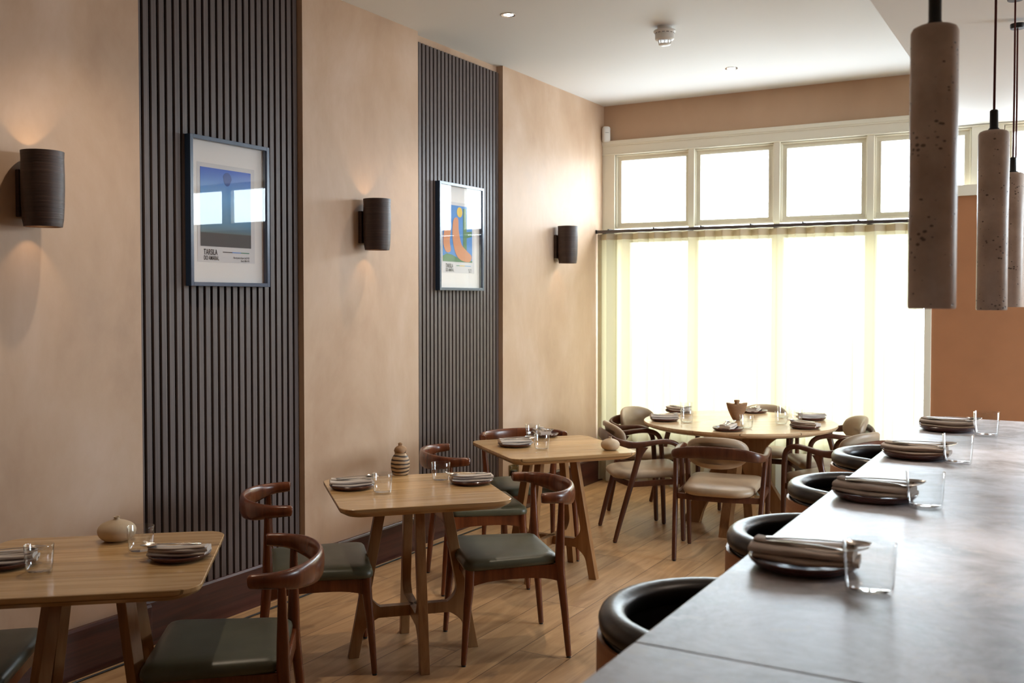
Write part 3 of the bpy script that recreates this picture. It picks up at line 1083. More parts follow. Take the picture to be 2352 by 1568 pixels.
m = M()
pts = []
for k in range(30):
    y = 0.6 + k * 0.2
    xb = 0.062
    pts.append((xb + 0.006 * math.sin(y * 2.1) + (0.0 if y < 4.3 else -0.002), y, 0.0055, 0.009, 0.009))
m.sweep(cr(pts, 3), 8)
tag(m.build('floor_cable', MT['black']), 'black cable lying on the floor along the foot of the left wall', 'cable')

# ------------------------------------------------------------------ curtain and track
YC = 7.975
t = thing('curtain_track', (0.0, YC, 2.195), 0, 'dark grey curtain track fixed below the small upper windows', 'curtain track')
M().box(-0.0 + 0.004, 2.70, -0.014, 0.014, 0.0, 0.026).build('rail', MT['track'], t, bevel=0.003)
M().box(0.002, 0.012, -0.018, 0.018, -0.003, 0.03).build('end_cap', MT['black'], t, bevel=0.002)
for k in range(7):
    x = 0.12 + k * 0.42
    m = M().box(x - 0.006, x + 0.006, -0.01, 0.125, 0.026, 0.034)
    m.build('bracket', MT['black'], t, smooth=False)

NP = 18
WID = 2.68
PITCH = WID / NP


def curtain_xy(u, z):
    """u along the width 0..NP (pleats); ripple fold"""
    x = 0.010 + u * PITCH
    s = math.sin(u * 2 * PI)
    fall = min(1.0, max(0.0, (2.19 - z) / 2.1))
    wob = 0.35 * math.sin(u * 1.7 + z * 0.8) + 0.25 * math.sin(u * 3.1 + 1.3)
    x += 0.009 * math.sin(u * 4 * PI + 0.8 + 0.5 * wob * fall)
    y = YC - 0.004 + 0.030 * s * (1 + 0.35 * wob * fall) + 0.010 * wob * fall
    return x, y


def curtain_part(z0, z1, nz, off):
    m = M()
    nu = NP * 20
    vs = []
    for j in range(nz + 1):
        z = z0 + (z1 - z0) * j / nz
        for i in range(nu + 1):
            x, y = curtain_xy(i / 20, z)
            vs.append((min(max(x, 0.006), 2.7), y + off, z))
    fs = [(j * (nu + 1) + i, j * (nu + 1) + i + 1, (j + 1) * (nu + 1) + i + 1, (j + 1) * (nu + 1) + i) for j in range(nz) for i in range(nu)]
    return m.add(vs, fs)


MT['curtain'] = curtain_mat('sheer cream curtain', (0.22, 0.19, 0.115), (0.80, 0.76, 0.60), 0.03)
MT['header'] = curtain_mat('curtain heading tape', (0.45, 0.36, 0.24), (0.80, 0.72, 0.60), 0.0)
t = thing('curtain', (0, 0, 0), 0, 'floor length sheer cream curtain hanging across the lower windows', 'curtain')
curtain_part(0.02, 2.188, 26, 0).build('curtain_cloth', MT['curtain'], t)
curtain_part(2.135, 2.186, 2, -0.003).build('heading_tape', MT['header'], t)
curtain_part(0.022, 0.10, 2, -0.003).build('hem', MT['curtain'], t)

# ------------------------------------------------------------------ pendants
def pendant(x, y, z0, length, rad, label, lowc=2.909, first=None):
    if first:
        t = copy_tree(first)
        t.location = (x, y, z0)
        t['label'] = label
        return t
    t = thing('pendant_light', (x, y, z0), 0, label, 'pendant light', 'travertine pendant lights over the bar')
    e = 0.004
    prof = [(rad - 0.012, 0.0), (rad - 0.002, 0.0), (rad, 0.003), (rad, length - 0.012), (rad - 0.004, length - 0.004), (rad - 0.012, length), (0.012, length), (0.012, length - 0.02), (rad - 0.012, length - 0.02)]
    M().lathe(prof, 56, close=True).build('stone_shade', MT['travertine'], t, angle=50)
    M().lathe([(0.0, length - 0.001), (0.018, length - 0.001), (0.018, length + 0.003), (0.0125, length + 0.010), (0.0125, length + 0.062), (0.009, length + 0.066), (0.0, length + 0.066)], 24).build('cable_grip', MT['black'], t)
    top = lowc - z0
    M().sweep([(0, 0, length + 0.06, 0.0075, 0.0075), (0.001, 0.002, (length + top) / 2, 0.0075, 0.0075), (0, 0, top - 0.01, 0.0075, 0.0075)], 10, up=(0, 1, 0)).build('cable', MT['cable'], t)
    M().lathe([(0.0, top - 0.022), (0.03, top - 0.022), (0.032, top - 0.018), (0.032, top - 0.0005), (0.0, top - 0.0005)], 30).build('ceiling_rose', MT['black'], t)
    M().lathe([(0.0, 0.03), (0.024, 0.03), (0.026, 0.04), (0.0, 0.05)], 24).build('bulb', MT['lamp_lens'], t)
    spot(0, 0, 0.026, 0, 0, -1, 1.2, 85, 0.6, (1.0, 0.80, 0.6), 0.02, t)
    return t


LEN = 0.565
p0 = pendant(3.448, 2.157, 1.60, LEN, 0.0455, 'cylindrical travertine pendant light nearest the camera, hanging over the bar')
pendant(3.466, 3.48, 1.584, LEN, 0.0455, 'travertine pendant light, second from the camera, over the bar', first=p0)
pendant(3.457, 4.697, 1.586, LEN, 0.0455, 'travertine pendant light, third from the camera, partly behind the second', first=p0)
pendant(3.443, 5.170, 1.581, LEN, 0.0455, 'farthest travertine pendant light, sliver at the right picture edge', first=p0)

# ------------------------------------------------------------------ bar
t = thing('bar_counter', (0, 0, 0), 0, 'long grey stone topped bar counter on the right', 'bar counter')
ZB = 1.11
m = M()
m.box(3.138, 4.05, 1.3592, 4.620, ZB - 0.03, ZB)
m.build('counter_top', MT['bar'], t, bevel=0.003)
m = M()
m.box(3.138, 4.05, 0.45, 1.3585, ZB - 0.03, ZB)
m.build('counter_top', MT['bar'], t, bevel=0.003)
M().box(3.46, 3.98, 0.47, 4.60, 0.0, ZB - 0.0305).build('counter_body', MT['walnut'], t, smooth=False)
M().box(3.435, 3.46, 0.47, 4.60, 0.22, 0.25).build('foot_rail', MT['brass'], t, bevel=0.004)

# ------------------------------------------------------------------ square tables
def square_table(c, rot, legrot, half, label, top_z=0.75):
    t = thing('square_dining_table', (c[0], c[1], 0), rot, label, 'table', 'square oak dining tables')
    ol = rpoly([(-half, -half), (half, -half), (half, half), (-half, half)], 0.075, 8)
    m = M().loft(ol, [(0.034, top_z - 0.040), (0.006, top_z - 0.022), (0.001, top_z - 0.014), (0.0, top_z - 0.002), (0.002, top_z), (half * 0.5, top_z)])
    m.build('tabletop', MT['oak_table'], t, angle=25)
    rl = legrot - rot
    zt = top_z - 0.04
    for k in range(4):
        a = rl + k * PI / 2
        # leg outline in the (radius, z) plane: wide flat board legs, joined to the cross with curved shoulders
        w = 0.048
        rt, rf = 0.168, 0.300
        def rc(z): return rf + (rt - rf) * z / zt
        out = [(rc(0), 0.0), (rc(zt), zt), (rc(zt) - w, zt)]
        inner = []
        zc0, zc1 = 0.175, 0.225
        hw = w
        # inner edge down to the stretcher shoulder
        for q in range(9):
            z = zc1 + 0.085 - 0.085 * q / 8
            f = (q / 8) ** 2.6
            inner.append((rc(z) - hw - 0.055 * f, z))
        inner.append((0.0, zc1))
        inner.append((0.0, zc0))
        for q in range(9):
            z = zc0 - 0.085 * q / 8
            f = (1 - q / 8) ** 2.6
            inner.append((rc(z) - hw - 0.055 * f, z))
        inner.append((rc(0) - hw, 0.0))
        poly = out + inner
        m = M()
        n = len(poly)
        th = 0.021
        vs = []
        for s in (-1, 1):
            for r_, z in poly:
                tt = th if r_ > 0.03 else th
                x, y = r_ * math.cos(a) - s * tt * math.sin(a), r_ * math.sin(a) + s * tt * math.cos(a)
                vs.append((x, y, z))
        fs = [(i, (i + 1) % n, n + (i + 1) % n, n + i) for i in range(n)] + [tuple(range(n))[::-1], tuple(range(n, 2 * n))]
        m.add(vs, fs)
        m.build('leg', MT['oak'], t, bevel=0.003, angle=30)
    return t


square_table((0.885, 2.14), R(40), R(0), 0.385, 'square oak table nearest the camera at lower left, with round cream vase')
square_table((1.075, 3.69), R(46.5), R(45), 0.375, 'square oak table in the middle of the row, with striped clay bottle')
square_table((1.015, 5.175), R(50), R(0), 0.385, 'square oak table farthest of the three, beside the slatted panel edge')

# ------------------------------------------------------------------ round table
t = thing('round_dining_table', (1.62, 6.90, 0), R(35), 'large round pale oak table by the curtain, laid for six', 'table')
RT = 0.672
M().lathe([(0.0, 0.710), (RT - 0.05, 0.710), (RT - 0.012, 0.722), (RT, 0.735), (RT, 0.747), (RT - 0.003, 0.750), (0.0, 0.750)], 120).build('tabletop', MT['oak_round'], t, angle=25)
for k in range(4):
    a = R(-35) + k * PI / 2 + R(2)
    outer = cr([(0.40, 0.0), (0.335, 0.16), (0.215, 0.36), (0.17, 0.46), (0.20, 0.58), (0.30, 0.66), (0.42, 0.71)], 7)
    inner = cr([(0.03, 0.71), (0.03, 0.6), (0.03, 0.46), (0.05, 0.38), (0.15, 0.25), (0.24, 0.12), (0.28, 0.0)], 7)
    poly = outer + inner
    n = len(poly)
    vs = []
    for s in (-1, 1):
        for r_, z in poly:
            vs.append((r_ * math.cos(a) - s * 0.032 * math.sin(a), r_ * math.sin(a) + s * 0.032 * math.cos(a), z))
    fs = [(i, (i + 1) % n, n + (i + 1) % n, n + i) for i in range(n)] + [tuple(range(n))[::-1], tuple(range(n, 2 * n))]
    M().add(vs, fs).build('leg', MT['oak'], t, bevel=0.003, angle=30)

# ------------------------------------------------------------------ elbow chairs
def elbow_chair():
    t = thing('elbow_chair', (0, 0, 0), 0, '', 'chair', 'dark wood chairs with curved backrests')
    # horn shaped top rail
    half = [(-0.105, 0.275, 0.736, 0.030, 0.034), (-0.110, 0.275, 0.736, 0.038, 0.044), (-0.135, 0.273, 0.735, 0.040, 0.048), (-0.19, 0.258, 0.732, 0.037, 0.054), (-0.250, 0.205, 0.725, 0.034, 0.074), (-0.296, 0.11, 0.720, 0.031, 0.088), (-0.312, 0.0, 0.719, 0.030, 0.092)]
    full = half + [(x, -y, z, w, h) for x, y, z, w, h in half[-2::-1]]
    M().sweep(cr(full, 8), 20, 2.3).build('backrest', MT['cherry'], t, angle=60)
    for s in (1, -1):
        p = cr([(-0.243, 0.238 * s, 0.008, 0.025, 0.025), (-0.225, 0.232 * s, 0.22, 0.034, 0.034), (-0.207, 0.224 * s, 0.40, 0.043, 0.043), (-0.205, 0.228 * s, 0.50, 0.042, 0.042), (-0.205, 0.240 * s, 0.62, 0.032, 0.032), (-0.205, 0.250 * s, 0.722, 0.026, 0.026)], 6)
        l = M().sweep(p, 14, 2.2, up=(1, 0, 0)).build('leg', MT['cherry'], t, angle=60)
        M().lathe([(0.0105, 0), (0.0105, 0.0085)], 12, (-0.243, 0.238 * s, 0)).build('foot_pad', MT['black'], l)
        p = cr([(0.240, 0.238 * s, 0.008, 0.024, 0.024), (0.226, 0.232 * s, 0.2, 0.033, 0.033), (0.212, 0.226 * s, 0.34, 0.042, 0.042), (0.208, 0.224 * s, 0.425, 0.044, 0.044)], 6)
        l = M().sweep(p, 14, 2.2, up=(1, 0, 0)).build('leg', MT['cherry'], t, angle=60)
        M().lathe([(0.0105, 0), (0.0105, 0.0085)], 12, (0.240, 0.238 * s, 0)).build('foot_pad', MT['black'], l)
    m = M()
    def rail(a, b):
        pts = []
        for k in range(13):
            u = k / 12
            hgt = 0.058 + 0.024 * abs(2 * u - 1) ** 3
            pts.append((a[0] + (b[0] - a[0]) * u, a[1] + (b[1] - a[1]) * u, 0.427 - hgt / 2, 0.022, hgt))
        m.sweep(pts, 8, 8)
    rail((-0.205, 0.222), (0.208, 0.224)); rail((-0.205, -0.222), (0.208, -0.224))
    rail((0.208, -0.224), (0.208, 0.224)); rail((-0.205, -0.222), (-0.205, 0.222))
    m.build('seat_frame', MT['cherry'], t, angle=50)
    ol = rpoly([(-0.205, -0.226), (0.238, -0.262), (0.238, 0.262), (-0.205, 0.226)], [0.05, 0.045, 0.045, 0.05], 6)
    m = M().loft(ol, [(0.016, 0.419), (0.002, 0.425), (0.0, 0.438), (0.004, 0.452), (0.014, 0.462), (0.04, 0.468), (0.1, 0.470), (0.17, 0.470)], zf=lambda x, y: (0.010 * math.cos(min(1, abs(y) / 0.26) * PI / 2) - 0.012 * max(0, 1 - ((x - 0.02) / 0.2) ** 2) * max(0, 1 - (y / 0.22) ** 2)) if True else 0)
    m.build('seat', MT['green'], t, angle=70)
    return t


ch = elbow_chair()
EC = [((1.213, 2.41), 218, 'dark wood elbow chair with olive leather seat in the foreground, right of the nearest table'),
      ((0.755, 3.385), 43, 'elbow chair tucked at the left of the middle table, back against the near slatted panel'),
      ((1.385, 3.985), 223.3, 'elbow chair facing away right of the middle table, with pale lit green seat'),
      ((0.725, 4.805), 44.6, 'elbow chair between the middle and far square tables, facing right'),
      ((0.700, 5.475), -44, 'elbow chair against the wall behind the far square table, facing the room'),
      ((0.535, 1.855), 40, 'elbow chair seat cut off at the lower left picture corner')]
for i, ((x, y), a, lb) in enumerate(EC):
    o = ch if i == 0 else copy_tree(ch)
    o.location = (x, y, 0)
    o.rotation_euler = (0, 0, R(a))
    o['label'] = lb

# ------------------------------------------------------------------ beige armchairs
def armchair():
    t = thing('armchair', (0, 0, 0), 0, '', 'armchair', 'walnut armchairs around the round table')
    # arms and back rail: one continuous band
    A = [(0.185, 0.262, 0.560, 0.034, 0.034), (0.178, 0.264, 0.615, 0.033, 0.034), (0.145, 0.268, 0.654, 0.033, 0.034), (0.08, 0.273, 0.672, 0.036, 0.034), (0.0, 0.277, 0.668, 0.037, 0.034),
         (-0.08, 0.279, 0.656, 0.035, 0.040), (-0.15, 0.276, 0.652, 0.031, 0.046), (-0.222, 0.262, 0.660, 0.030, 0.056), (-0.262, 0.228, 0.670, 0.028, 0.064), (-0.278, 0.17, 0.680, 0.026, 0.072), (-0.285, 0.10, 0.686, 0.025, 0.076), (-0.292, 0.0, 0.688, 0.025, 0.080)]
    full = A + [(x, -y, z, w, h) for x, y, z, w, h in A[-2::-1]]
    M().sweep(cr(full, 7), 18, 2.4).build('arm_rail', MT['walnut'], t, angle=60)
    for s in (1, -1):
        p = cr([(0.205, 0.250 * s, 0.006, 0.027, 0.030), (0.198, 0.254 * s, 0.25, 0.031, 0.034), (0.190, 0.260 * s, 0.50, 0.033, 0.034), (0.184, 0.262 * s, 0.585, 0.033, 0.034)], 5)
        l = M().sweep(p, 14, 2.6, up=(1, 0, 0)).build('leg', MT['walnut'], t, angle=60)
        M().lathe([(0.011, 0), (0.011, 0.0065)], 12, (0.205, 0.250 * s, 0)).build('foot_pad', MT['black'], l)
        p = cr([(-0.262, 0.250 * s, 0.006, 0.028, 0.028), (-0.21, 0.258 * s, 0.20, 0.031, 0.034), (-0.14, 0.268 * s, 0.45, 0.032, 0.038), (-0.107, 0.274 * s, 0.575, 0.032, 0.044), (-0.094, 0.277 * s, 0.622, 0.031, 0.070), (-0.090, 0.278 * s, 0.642, 0.030, 0.096)], 5)
        l = M().sweep(p, 14, 2.6, up=(1, 0, 0)).build('leg', MT['walnut'], t, angle=60)
        M().lathe([(0.011, 0), (0.011, 0.0065)], 12, (-0.262, 0.250 * s, 0)).build('foot_pad', MT['black'], l)
    m = M()
    for s in (1, -1):
        m.sweep([(0.195, 0.252 * s, 0.402, 0.024, 0.040), (-0.152, 0.258 * s, 0.388, 0.024, 0.040)], 8, 6)
    m.sweep([(0.190, -0.25, 0.402, 0.024, 0.040), (0.190, 0.25, 0.402, 0.024, 0.040)], 8, 6)
    m.sweep(cr([(-0.150, -0.262, 0.388, 0.024, 0.040), (-0.19, -0.12, 0.388, 0.024, 0.034), (-0.20, 0, 0.388, 0.024, 0.034), (-0.19, 0.12, 0.388, 0.024, 0.034), (-0.150, 0.262, 0.388, 0.024, 0.040)], 5), 8, 6)
    m.build('seat_frame', MT['walnut'], t, angle=50)
    ol = rpoly([(-0.250, -0.218), (0.238, -0.236), (0.238, 0.236), (-0.250, 0.218)], [0.13, 0.055, 0.055, 0.13], 8)
    M().loft(ol, [(0.05, 0.412), (0.012, 0.418), (0.002, 0.430), (0.0, 0.442), (0.006, 0.456), (0.02, 0.466), (0.06, 0.472), (0.12, 0.474), (0.19, 0.474)], zf=lambda x, y: 0.014 * (x / 0.235) * (1 if x > 0 else 0.6)).build('seat', MT['beige'], t, angle=70)
    # backrest pad: rounded, curved around the sitter
    W_, Hh = 0.192, 0.098
    ol = [((abs(math.cos(a)) ** (2 / 2.7)) * (1 if math.cos(a) >= 0 else -1) * W_, (abs(math.sin(a)) ** (2 / 2.5)) * (1 if math.sin(a) >= 0 else -1) * Hh) for a in [2 * PI * k / 56 for k in range(56)]]
    m = M().loft(ol, [(0.03, -0.006), (0.008, -0.004), (0.0, 0.006), (0.001, 0.018), (0.010, 0.030), (0.03, 0.037), (0.06, 0.040), (0.092, 0.041)])
    vs = []
    for x, y, z in m.v:
        bend = 0.085 * (x / W_) ** 2
        vs.append((-0.277 + z + bend + (y) * -0.10, x, 0.682 + y))
    m.v = vs
    m.build('back_pad', MT['beige'], t, angle=70)
    return t


ar = armchair()
AC = [((1.115, 6.375), 36, 'beige leather armchair at the left of the round table, nearest the far square table'),
      ((0.93, 7.07), -18, 'beige leather armchair at the back left of the round table, against the curtain corner'),
      ((1.765, 6.075), 98, 'beige leather armchair seen from behind at the front of the round table'),
      ((1.57, 7.57), -86, 'beige leather armchair behind the round table, mostly hidden by the tabletop'),
      ((2.145, 7.27), 208, 'beige leather armchair at the back right of the round table, back pad facing the room'),
      ((2.335, 6.62), 155, 'beige leather armchair at the right of the round table, half hidden by bar stools')]
for i, ((x, y), a, lb) in enumerate(AC):
    o = ar if i == 0 else copy_tree(ar)
    o.location = (x, y, 0)
    o.rotation_euler = (0, 0, R(a))
    o['label'] = lb

# ------------------------------------------------------------------ bar stools
def stool():
    t = thing('bar_stool', (0, 0, 0), 0, '', 'bar stool', 'leather bar stools along the counter')
    rad = 0.222
    A0 = R(122)
    def arc(r, z, w, h, dip, n=26, a0=A0):
        pts = []
        for k in range(n + 1):
            u = -1 + 2 * k / n
            a = PI + u * a0
            e = max(0, (abs(u) - 0.5) / 0.5)
            pts.append((r * math.cos(a), r * math.sin(a), z - dip * e ** 2, w * (1 - 0.25 * e ** 4), h * (1 - 0.35 * e ** 2)))
        return pts
    # padded leather roll with inner upholstery
    m = M()
    m.sweep(arc(rad - 0.002, 0.970, 0.058, 0.056, 0.04), 18, 2.3)
    m.sweep(arc(rad - 0.002, 0.872, 0.036, 0.185, 0.03), 12, 3)
    m.build('backrest', MT['black_leather'], t, angle=70)
    m = M().sweep(arc(rad + 0.025, 0.868, 0.012, 0.150, 0.04), 10, 6)
    m.build('wooden_shell', MT['ply'], t, angle=60)
    M().lathe([(0.0, 0.722), (0.19, 0.722), (0.207, 0.735), (0.212, 0.755), (0.203, 0.778), (0.17, 0.790), (0.0, 0.795)], 48).build('seat', MT['black_leather'], t, angle=70)
    M().lathe([(0.0, 0.695), (0.185, 0.695), (0.190, 0.70), (0.190, 0.722), (0.0, 0.722)], 48).build('seat_base', MT['ply'], t, angle=40)
    for k in range(4):
        a = PI / 4 + k * PI / 2
        c, s = math.cos(a), math.sin(a)
        M().sweep(cr([(0.245 * c, 0.245 * s, 0.0, 0.026, 0.026), (0.20 * c, 0.20 * s, 0.35, 0.032, 0.032), (0.155 * c, 0.155 * s, 0.70, 0.036, 0.036)], 5), 12, 2.6, up=(s, -c, 0)).build('leg', MT['ply'], t, angle=60)
    ring = [(0.207 * math.cos(2 * PI * k / 40), 0.207 * math.sin(2 * PI * k / 40), 0.28, 0.016, 0.016) for k in range(40)]
    M().sweep(ring, 10, closed=True).build('foot_ring', MT['brass'], t)
    return t


st = stool()
for i, (y, lb) in enumerate([(1.925, 'black leather bar stool nearest the camera, at the bottom of the picture'), (2.705, 'black leather bar stool, second from the camera along the bar'),
                             (3.475, 'black leather bar stool, third from the camera along the bar'), (4.235, 'black leather bar stool farthest along the bar, in front of the right armchairs')]):
    o = st if i == 0 else copy_tree(st)
    o.location = ([3.092, 3.115, 3.085, 3.072][i], y, 0)
    o.rotation_euler = (0, 0, R([-6, -3, 0, 2][i]))
    o['label'] = lb

# ------------------------------------------------------------------ tableware
def plate_mesh():
    return M().lathe([(0.0, 0.0), (0.078, 0.0), (0.092, 0.004), (0.101, 0.013), (0.103, 0.018), (0.101, 0.020), (0.097, 0.018), (0.088, 0.0085), (0.0, 0.007)], 56)


def glass_mesh():
    return M().lathe([(0.0, 0.0), (0.032, 0.0), (0.0375, 0.0015), (0.0400, 0.006), (0.0425, 0.040), (0.0450, 0.089), (0.0443, 0.0905), (0.0434, 0.089), (0.0409, 0.040), (0.0382, 0.013), (0.034, 0.0085), (0.0, 0.008)], 48)


def napkin_mesh(seed):
    """three flattened folds of linen stacked, slightly offset"""
    rnd = random.Random(seed)
    m = M()
    L_, W_ = 0.192, 0.082
    for lay in range(2):
        th = [0.013, 0.016][lay]
        zc = [0.0155, 0.0285][lay]
        xo = rnd.uniform(-0.003, 0.003) + [0.003, -0.003][lay]
        wo = [W_, W_ - 0.010][lay]
        pts = []
        ph = rnd.uniform(0, 6)
        for k in range(19):
            u = -1 + 2 * k / 18
            x = u * L_ / 2 + xo
            sag = 0.0045 * u * u + 0.0010 * math.sin(u * 4 + ph)
            pts.append((x, 0.003 * math.sin(u * 3 + ph), zc + sag, wo * (1 + 0.02 * math.sin(u * 3 + ph)), th * (1 + 0.10 * math.sin(u * 4 + ph * 2))))
        m.sweep(pts, 26, 3.2)
    pts = []
    for k in range(15):
        u = -1 + 2 * k / 14
        pts.append((u * L_ / 2 * 0.97, 0.016 + 0.004 * math.sin(u * 3), 0.0385 + 0.0045 * u * u, 0.040, 0.008))
    m.sweep(pts, 14, 2.6)
    return m


def fork_mesh():
    m = M()
    path = cr([(-0.095, 0, 0.0, 0.012, 0.0022), (-0.06, 0, 0.0015, 0.009, 0.0026), (0.0, 0, 0.003, 0.0055, 0.003), (0.035, 0, 0.002, 0.006, 0.0026), (0.048, 0, 0.001, 0.016, 0.0018), (0.062, 0, 0.002, 0.021, 0.0016)], 5)
    m.sweep(path, 10, 3)
    for k in range(4):
        y = -0.0084 + 0.0056 * k
        m.sweep([(0.060, y, 0.002, 0.003, 0.0016), (0.082, y, 0.006, 0.0028, 0.0016), (0.097, y * 0.95, 0.012, 0.0014, 0.0012)], 6)
    return m


def spoon_mesh():
    m = M()
    path = cr([(-0.095, 0, 0.0, 0.013, 0.0022), (-0.06, 0, 0.0015, 0.009, 0.0026), (0.0, 0, 0.003, 0.0055, 0.003), (0.05, 0, 0.003, 0.005, 0.003)], 5)
    m.sweep(path, 10, 3)
    seg, rg = 20, 5
    vs = []
    for j in range(rg + 1):
        q = j / rg
        for k in range(seg):
            a = 2 * PI * k / seg
            x = 0.072 + 0.028 * q * math.cos(a)
            y = (0.0185 - 0.003 * math.cos(a)) * q * math.sin(a)
            vs.append((x, y, 0.0045 - 0.007 * (1 - q * q)))
    fs = [(j * seg + k, j * seg + (k + 1) % seg, (j + 1) * seg + (k + 1) % seg, (j + 1) * seg + k) for j in range(rg) for k in range(seg)]
    fs.append(tuple(range(seg)))
    n0 = len(m.v)
    m.add(vs, fs)
    vs2 = [(x, y, z - 0.0014) for x, y, z in vs]
    m.add(vs2, [f[::-1] for f in fs])
    o = rg * seg
    m.f += [(n0 + o + k, n0 + o + (k + 1) % seg, n0 + len(vs) + o + (k + 1) % seg, n0 + len(vs) + o + k) for k in range(seg)]
    return m


PROTO = {}


def item(name, meshf, mat, loc, rz, label, cat, group, tilt=0.0, angle=60, key=None):
    key = key or name
    if key not in PROTO:
        o = meshf().build(name, mat, angle=angle)
        PROTO[key] = o
    else:
        o = PROTO[key].copy()
        COL.objects.link(o)
    o.location = loc
    o.rotation_euler = (0, tilt, rz)
    return tag(o, label, cat, group)


rot2 = lambda x, y, a: (x * math.cos(a) - y * math.sin(a), x * math.sin(a) + y * math.cos(a))


def setting(px, py, z, ang, where, gx, gy, gwhere, k, grp):
    a = R(ang)
    item('side_plate', plate_mesh, MT['plate'], (px, py, z), 0, 'dark red brown plate under napkin ' + where, 'plate', 'dark plates ' + grp)
    item('folded_napkin', lambda: napkin_mesh(k % 4), MT['linen'], (px, py, z), a + R([3, -4, 2, -2][k % 4]), 'folded grey linen napkin ' + where, 'napkin', 'folded napkins ' + grp, key='napkin%d' % (k % 4))
    dx, dy = rot2(0.024, -0.013, a)
    item('fork', fork_mesh, MT['steel'], (px + dx, py + dy, z + 0.0425), a + R(-5), 'steel fork on napkin ' + where, 'fork', 'forks ' + grp, tilt=0.0)
    dx, dy = rot2(0.022, 0.014, a)
    item('spoon', spoon_mesh, MT['steel'], (px + dx, py + dy, z + 0.0475), a + R(6), 'steel spoon on napkin ' + where, 'spoon', 'spoons ' + grp)
    item('drinking_glass', glass_mesh, MT['glass'], (gx, gy, z + 0.0003), 0, 'clear tumbler ' + gwhere, 'glass', 'clear tumblers ' + grp)


ZT = 0.7505
SET = [
    (0.672, 1.965, ZT, 42, 'at the left edge of the nearest table', 0.853, 1.964, 'at the left of the nearest table, near its front edge', 'on the square tables'),
    (1.093, 2.316, ZT, 218, 'at the right of the nearest table', 0.924, 2.298, 'beside the cream vase on the nearest table', 'on the square tables'),
    (0.814, 3.572, ZT, 44, 'at the left of the middle square table', 1.016, 3.535, 'at the left of the middle table, before the striped bottle', 'on the square tables'),
    (1.226, 3.946, ZT, 222, 'at the right of the middle square table', 1.077, 3.911, 'at the right of the middle table, behind its centre', 'on the square tables'),
    (0.825, 5.073, ZT, 45, 'at the left of the far square table', 1.033, 5.017, 'nearer one of two on the far square table', 'on the square tables'),
    (0.763, 5.530, ZT, -42, 'at the back of the far square table', 0.775, 5.380, 'farther one of two on the far square table', 'on the square tables'),
    (1.051, 7.215, ZT, -28, 'at the back left of the round table', 1.150, 7.115, 'at the back left of the round table', 'on the round table'),
    (1.150, 6.660, ZT, 30, 'at the left front of the round table', 1.335, 6.610, 'at the left front of the round table', 'on the round table'),
    (1.560, 7.480, ZT, -85, 'at the back of the round table', 1.850, 7.230, 'at the back right of the round table, left of its neighbour', 'on the round table'),
    (1.702, 6.384, ZT, 97, 'at the front of the round table', 1.785, 6.520, 'at the front of the round table beside the winged vase', 'on the round table'),
    (2.045, 7.245, ZT, 210, 'at the back right of the round table', 1.985, 7.050, 'at the right of the round table between two place settings', 'on the round table'),
    (2.120, 6.745, ZT, 165, 'at the right front of the round table', None, None, '', 'on the round table'),
    (3.258, 1.903, ZB + 0.0005, 2, 'nearest the camera on the bar', 3.398, 1.782, 'nearest the camera on the bar', 'on the bar'),
    (3.260, 2.643, ZB + 0.0005, -2, 'second from the camera on the bar', 3.388, 2.580, 'second from the camera on the bar', 'on the bar'),
    (3.258, 3.402, ZB + 0.0005, 0, 'third from the camera on the bar', 3.388, 3.330, 'third from the camera on the bar', 'on the bar'),
    (3.270, 4.160, ZB + 0.0005, 1, 'at the far end of the bar', 3.415, 4.055, 'at the far end of the bar', 'on the bar'),
]
for k, (px, py, z, ang, wh, gx, gy, gw, grp) in enumerate(SET):
    if gx is None:
        gx, gy, gw = 1.93, 6.86, 'behind the right front napkin of the round table'
    setting(px, py, z, ang, wh, gx, gy, gw, k, grp)

# vases
def squat(name, loc, r, h, label, mat, lean=0.0):
    prof = [(0.0, 0.0), (0.5, 0.0), (0.74, 0.07), (0.93, 0.22), (1.0, 0.40), (0.95, 0.56), (0.78, 0.70), (0.5, 0.80), (0.25, 0.86), (0.15, 0.90), (0.135, 0.95), (0.17, 1.0), (0.12, 1.0), (0.09, 0.95), (0.08, 0.85), (0.0, 0.80)]
    pr = cr([(a * r, b * h) for a, b in prof[:12]], 4) + [(a * r, b * h) for a, b in prof[12:]]
    pr[0] = (0.0, 0.0)
    pr = [(max(a, 0.0), b) for a, b in pr]
    o = M().lathe(pr, 56, f=lambda a, z: 1 + 0.012 * math.sin(2 * a + 1 + z * 8)).build(name, mat, angle=60, loc=loc)
    return tag(o, label, 'vase', 'squat cream clay vases')


squat('round_vase', (0.708, 2.372, ZT), 0.066, 0.086, 'squat round cream clay vase with tiny neck on the nearest square table', MT['clay'])
squat('round_vase', (1.375, 5.215, ZT), 0.054, 0.076, 'small squat cream clay vase at the right corner of the far square table', MT['clay'])


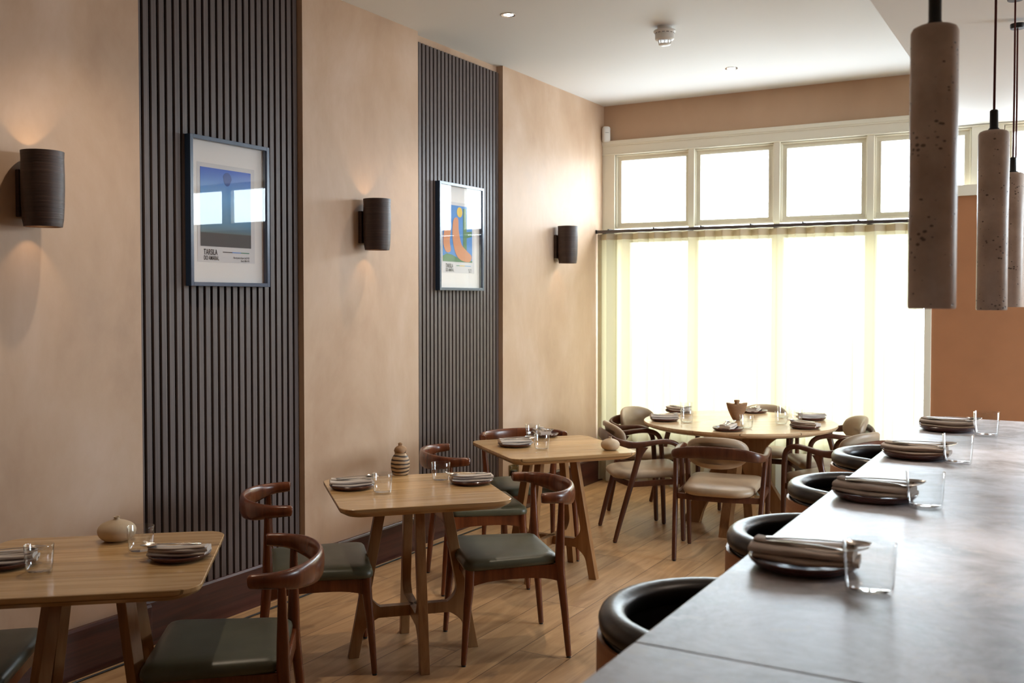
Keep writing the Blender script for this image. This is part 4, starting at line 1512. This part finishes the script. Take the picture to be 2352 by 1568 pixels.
def striped():
    m, nt, b = new_mat('striped marbled clay')
    L = nt.links.new
    tc = N(nt, 'ShaderNodeTexCoord')
    w = N(nt, 'ShaderNodeTexWave', wave_type='BANDS', bands_direction='Z', i_Scale=17, i_Distortion=2.6, i_Detail=2)
    w.inputs['Detail Scale'].default_value = 0.8
    L(tc.outputs['Object'], w.inputs['Vector'])
    r = N(nt, 'ShaderNodeValToRGB')
    r.color_ramp.elements[0].position = 0.22
    r.color_ramp.elements[1].position = 0.42
    r.color_ramp.elements[0].color = (0.03, 0.014, 0.009, 1)
    r.color_ramp.elements[1].color = (0.44, 0.30, 0.17, 1)
    L(w.outputs['Fac'], r.inputs[0])
    L(r.outputs[0], b.inputs['Base Color'])
    b.inputs['Roughness'].default_value = 0.55
    bu = N(nt, 'ShaderNodeBump', i_Strength=0.4, i_Distance=0.002)
    L(w.outputs['Fac'], bu.inputs['Height'])
    L(bu.outputs[0], b.inputs['Normal'])
    return m


t = thing('striped_bottle', (0.800, 3.965, ZT), 0, 'small brown and cream striped clay bottle with knobbly stopper on the middle table', 'bottle')
pr = cr([(0.0, 0.0), (0.034, 0.0), (0.040, 0.008), (0.046, 0.035), (0.0465, 0.062), (0.040, 0.085), (0.031, 0.098), (0.027, 0.104), (0.0285, 0.110)], 4)
pr[0] = (0, 0)
M().lathe([(max(a, 0), b) for a, b in pr] + [(0.02, 0.110), (0.0, 0.108)], 44).build('bottle_body', striped(), t, angle=60)
M().lathe([(0.0, 0.109), (0.026, 0.110), (0.030, 0.118), (0.029, 0.130), (0.022, 0.138), (0.012, 0.142), (0.009, 0.147), (0.011, 0.153), (0.006, 0.158), (0.0, 0.159)], 30, f=lambda a, z: 1 + 0.10 * math.sin(3 * a + z * 90)).build('stopper', MT['clay_tan'], t, angle=60)


def ribbed():
    m, nt, b = new_mat('ribbed tan stoneware')
    tc = N(nt, 'ShaderNodeTexCoord')
    w = N(nt, 'ShaderNodeTexWave', wave_type='BANDS', bands_direction='Z', i_Scale=42, i_Distortion=0.6)
    nt.links.new(tc.outputs['Object'], w.inputs['Vector'])
    b.inputs['Base Color'].default_value = (0.27, 0.14, 0.065, 1)
    b.inputs['Roughness'].default_value = 0.7
    bu = N(nt, 'ShaderNodeBump', i_Strength=0.6, i_Distance=0.003)
    nt.links.new(w.outputs['Fac'], bu.inputs['Height'])
    nt.links.new(bu.outputs[0], b.inputs['Normal'])
    return m


MT['ribbed'] = ribbed()
t = thing('winged_vase', (1.59, 6.943, ZT), 0.52, 'tan ribbed clay vase with wide shoulders and narrow neck on the round table', 'vase')
# flattened bowl flaring to two pointed shoulders
rings = [(0.022, 0.018, 0.0), (0.030, 0.024, 0.004), (0.046, 0.032, 0.035), (0.062, 0.038, 0.070), (0.072, 0.040, 0.095), (0.076, 0.040, 0.112), (0.073, 0.036, 0.117), (0.050, 0.028, 0.1155), (0.028, 0.020, 0.112), (0.018, 0.016, 0.108)]
m = M()
sg = 44
vs = []
for a, b, z in rings:
    for k in range(sg):
        q = 2 * PI * k / sg
        vs.append((a * math.cos(q), b * math.sin(q), z + (0.010 * math.cos(q) ** 4 if z > 0.09 and a > 0.04 else 0)))
fs = [(i * sg + k, i * sg + (k + 1) % sg, (i + 1) * sg + (k + 1) % sg, (i + 1) * sg + k) for i in range(len(rings) - 1) for k in range(sg)]
fs += [tuple(range(sg))[::-1], tuple((len(rings) - 1) * sg + k for k in range(sg))]
m.add(vs, fs)
m.build('vase_body', MT['ribbed'], t, angle=50)
M().lathe([(0.016, 0.104), (0.0165, 0.128), (0.020, 0.135), (0.0205, 0.143), (0.017, 0.145), (0.012, 0.140), (0.0115, 0.110)], 30, close=True).build('neck', MT['clay_tan'], t, angle=50)
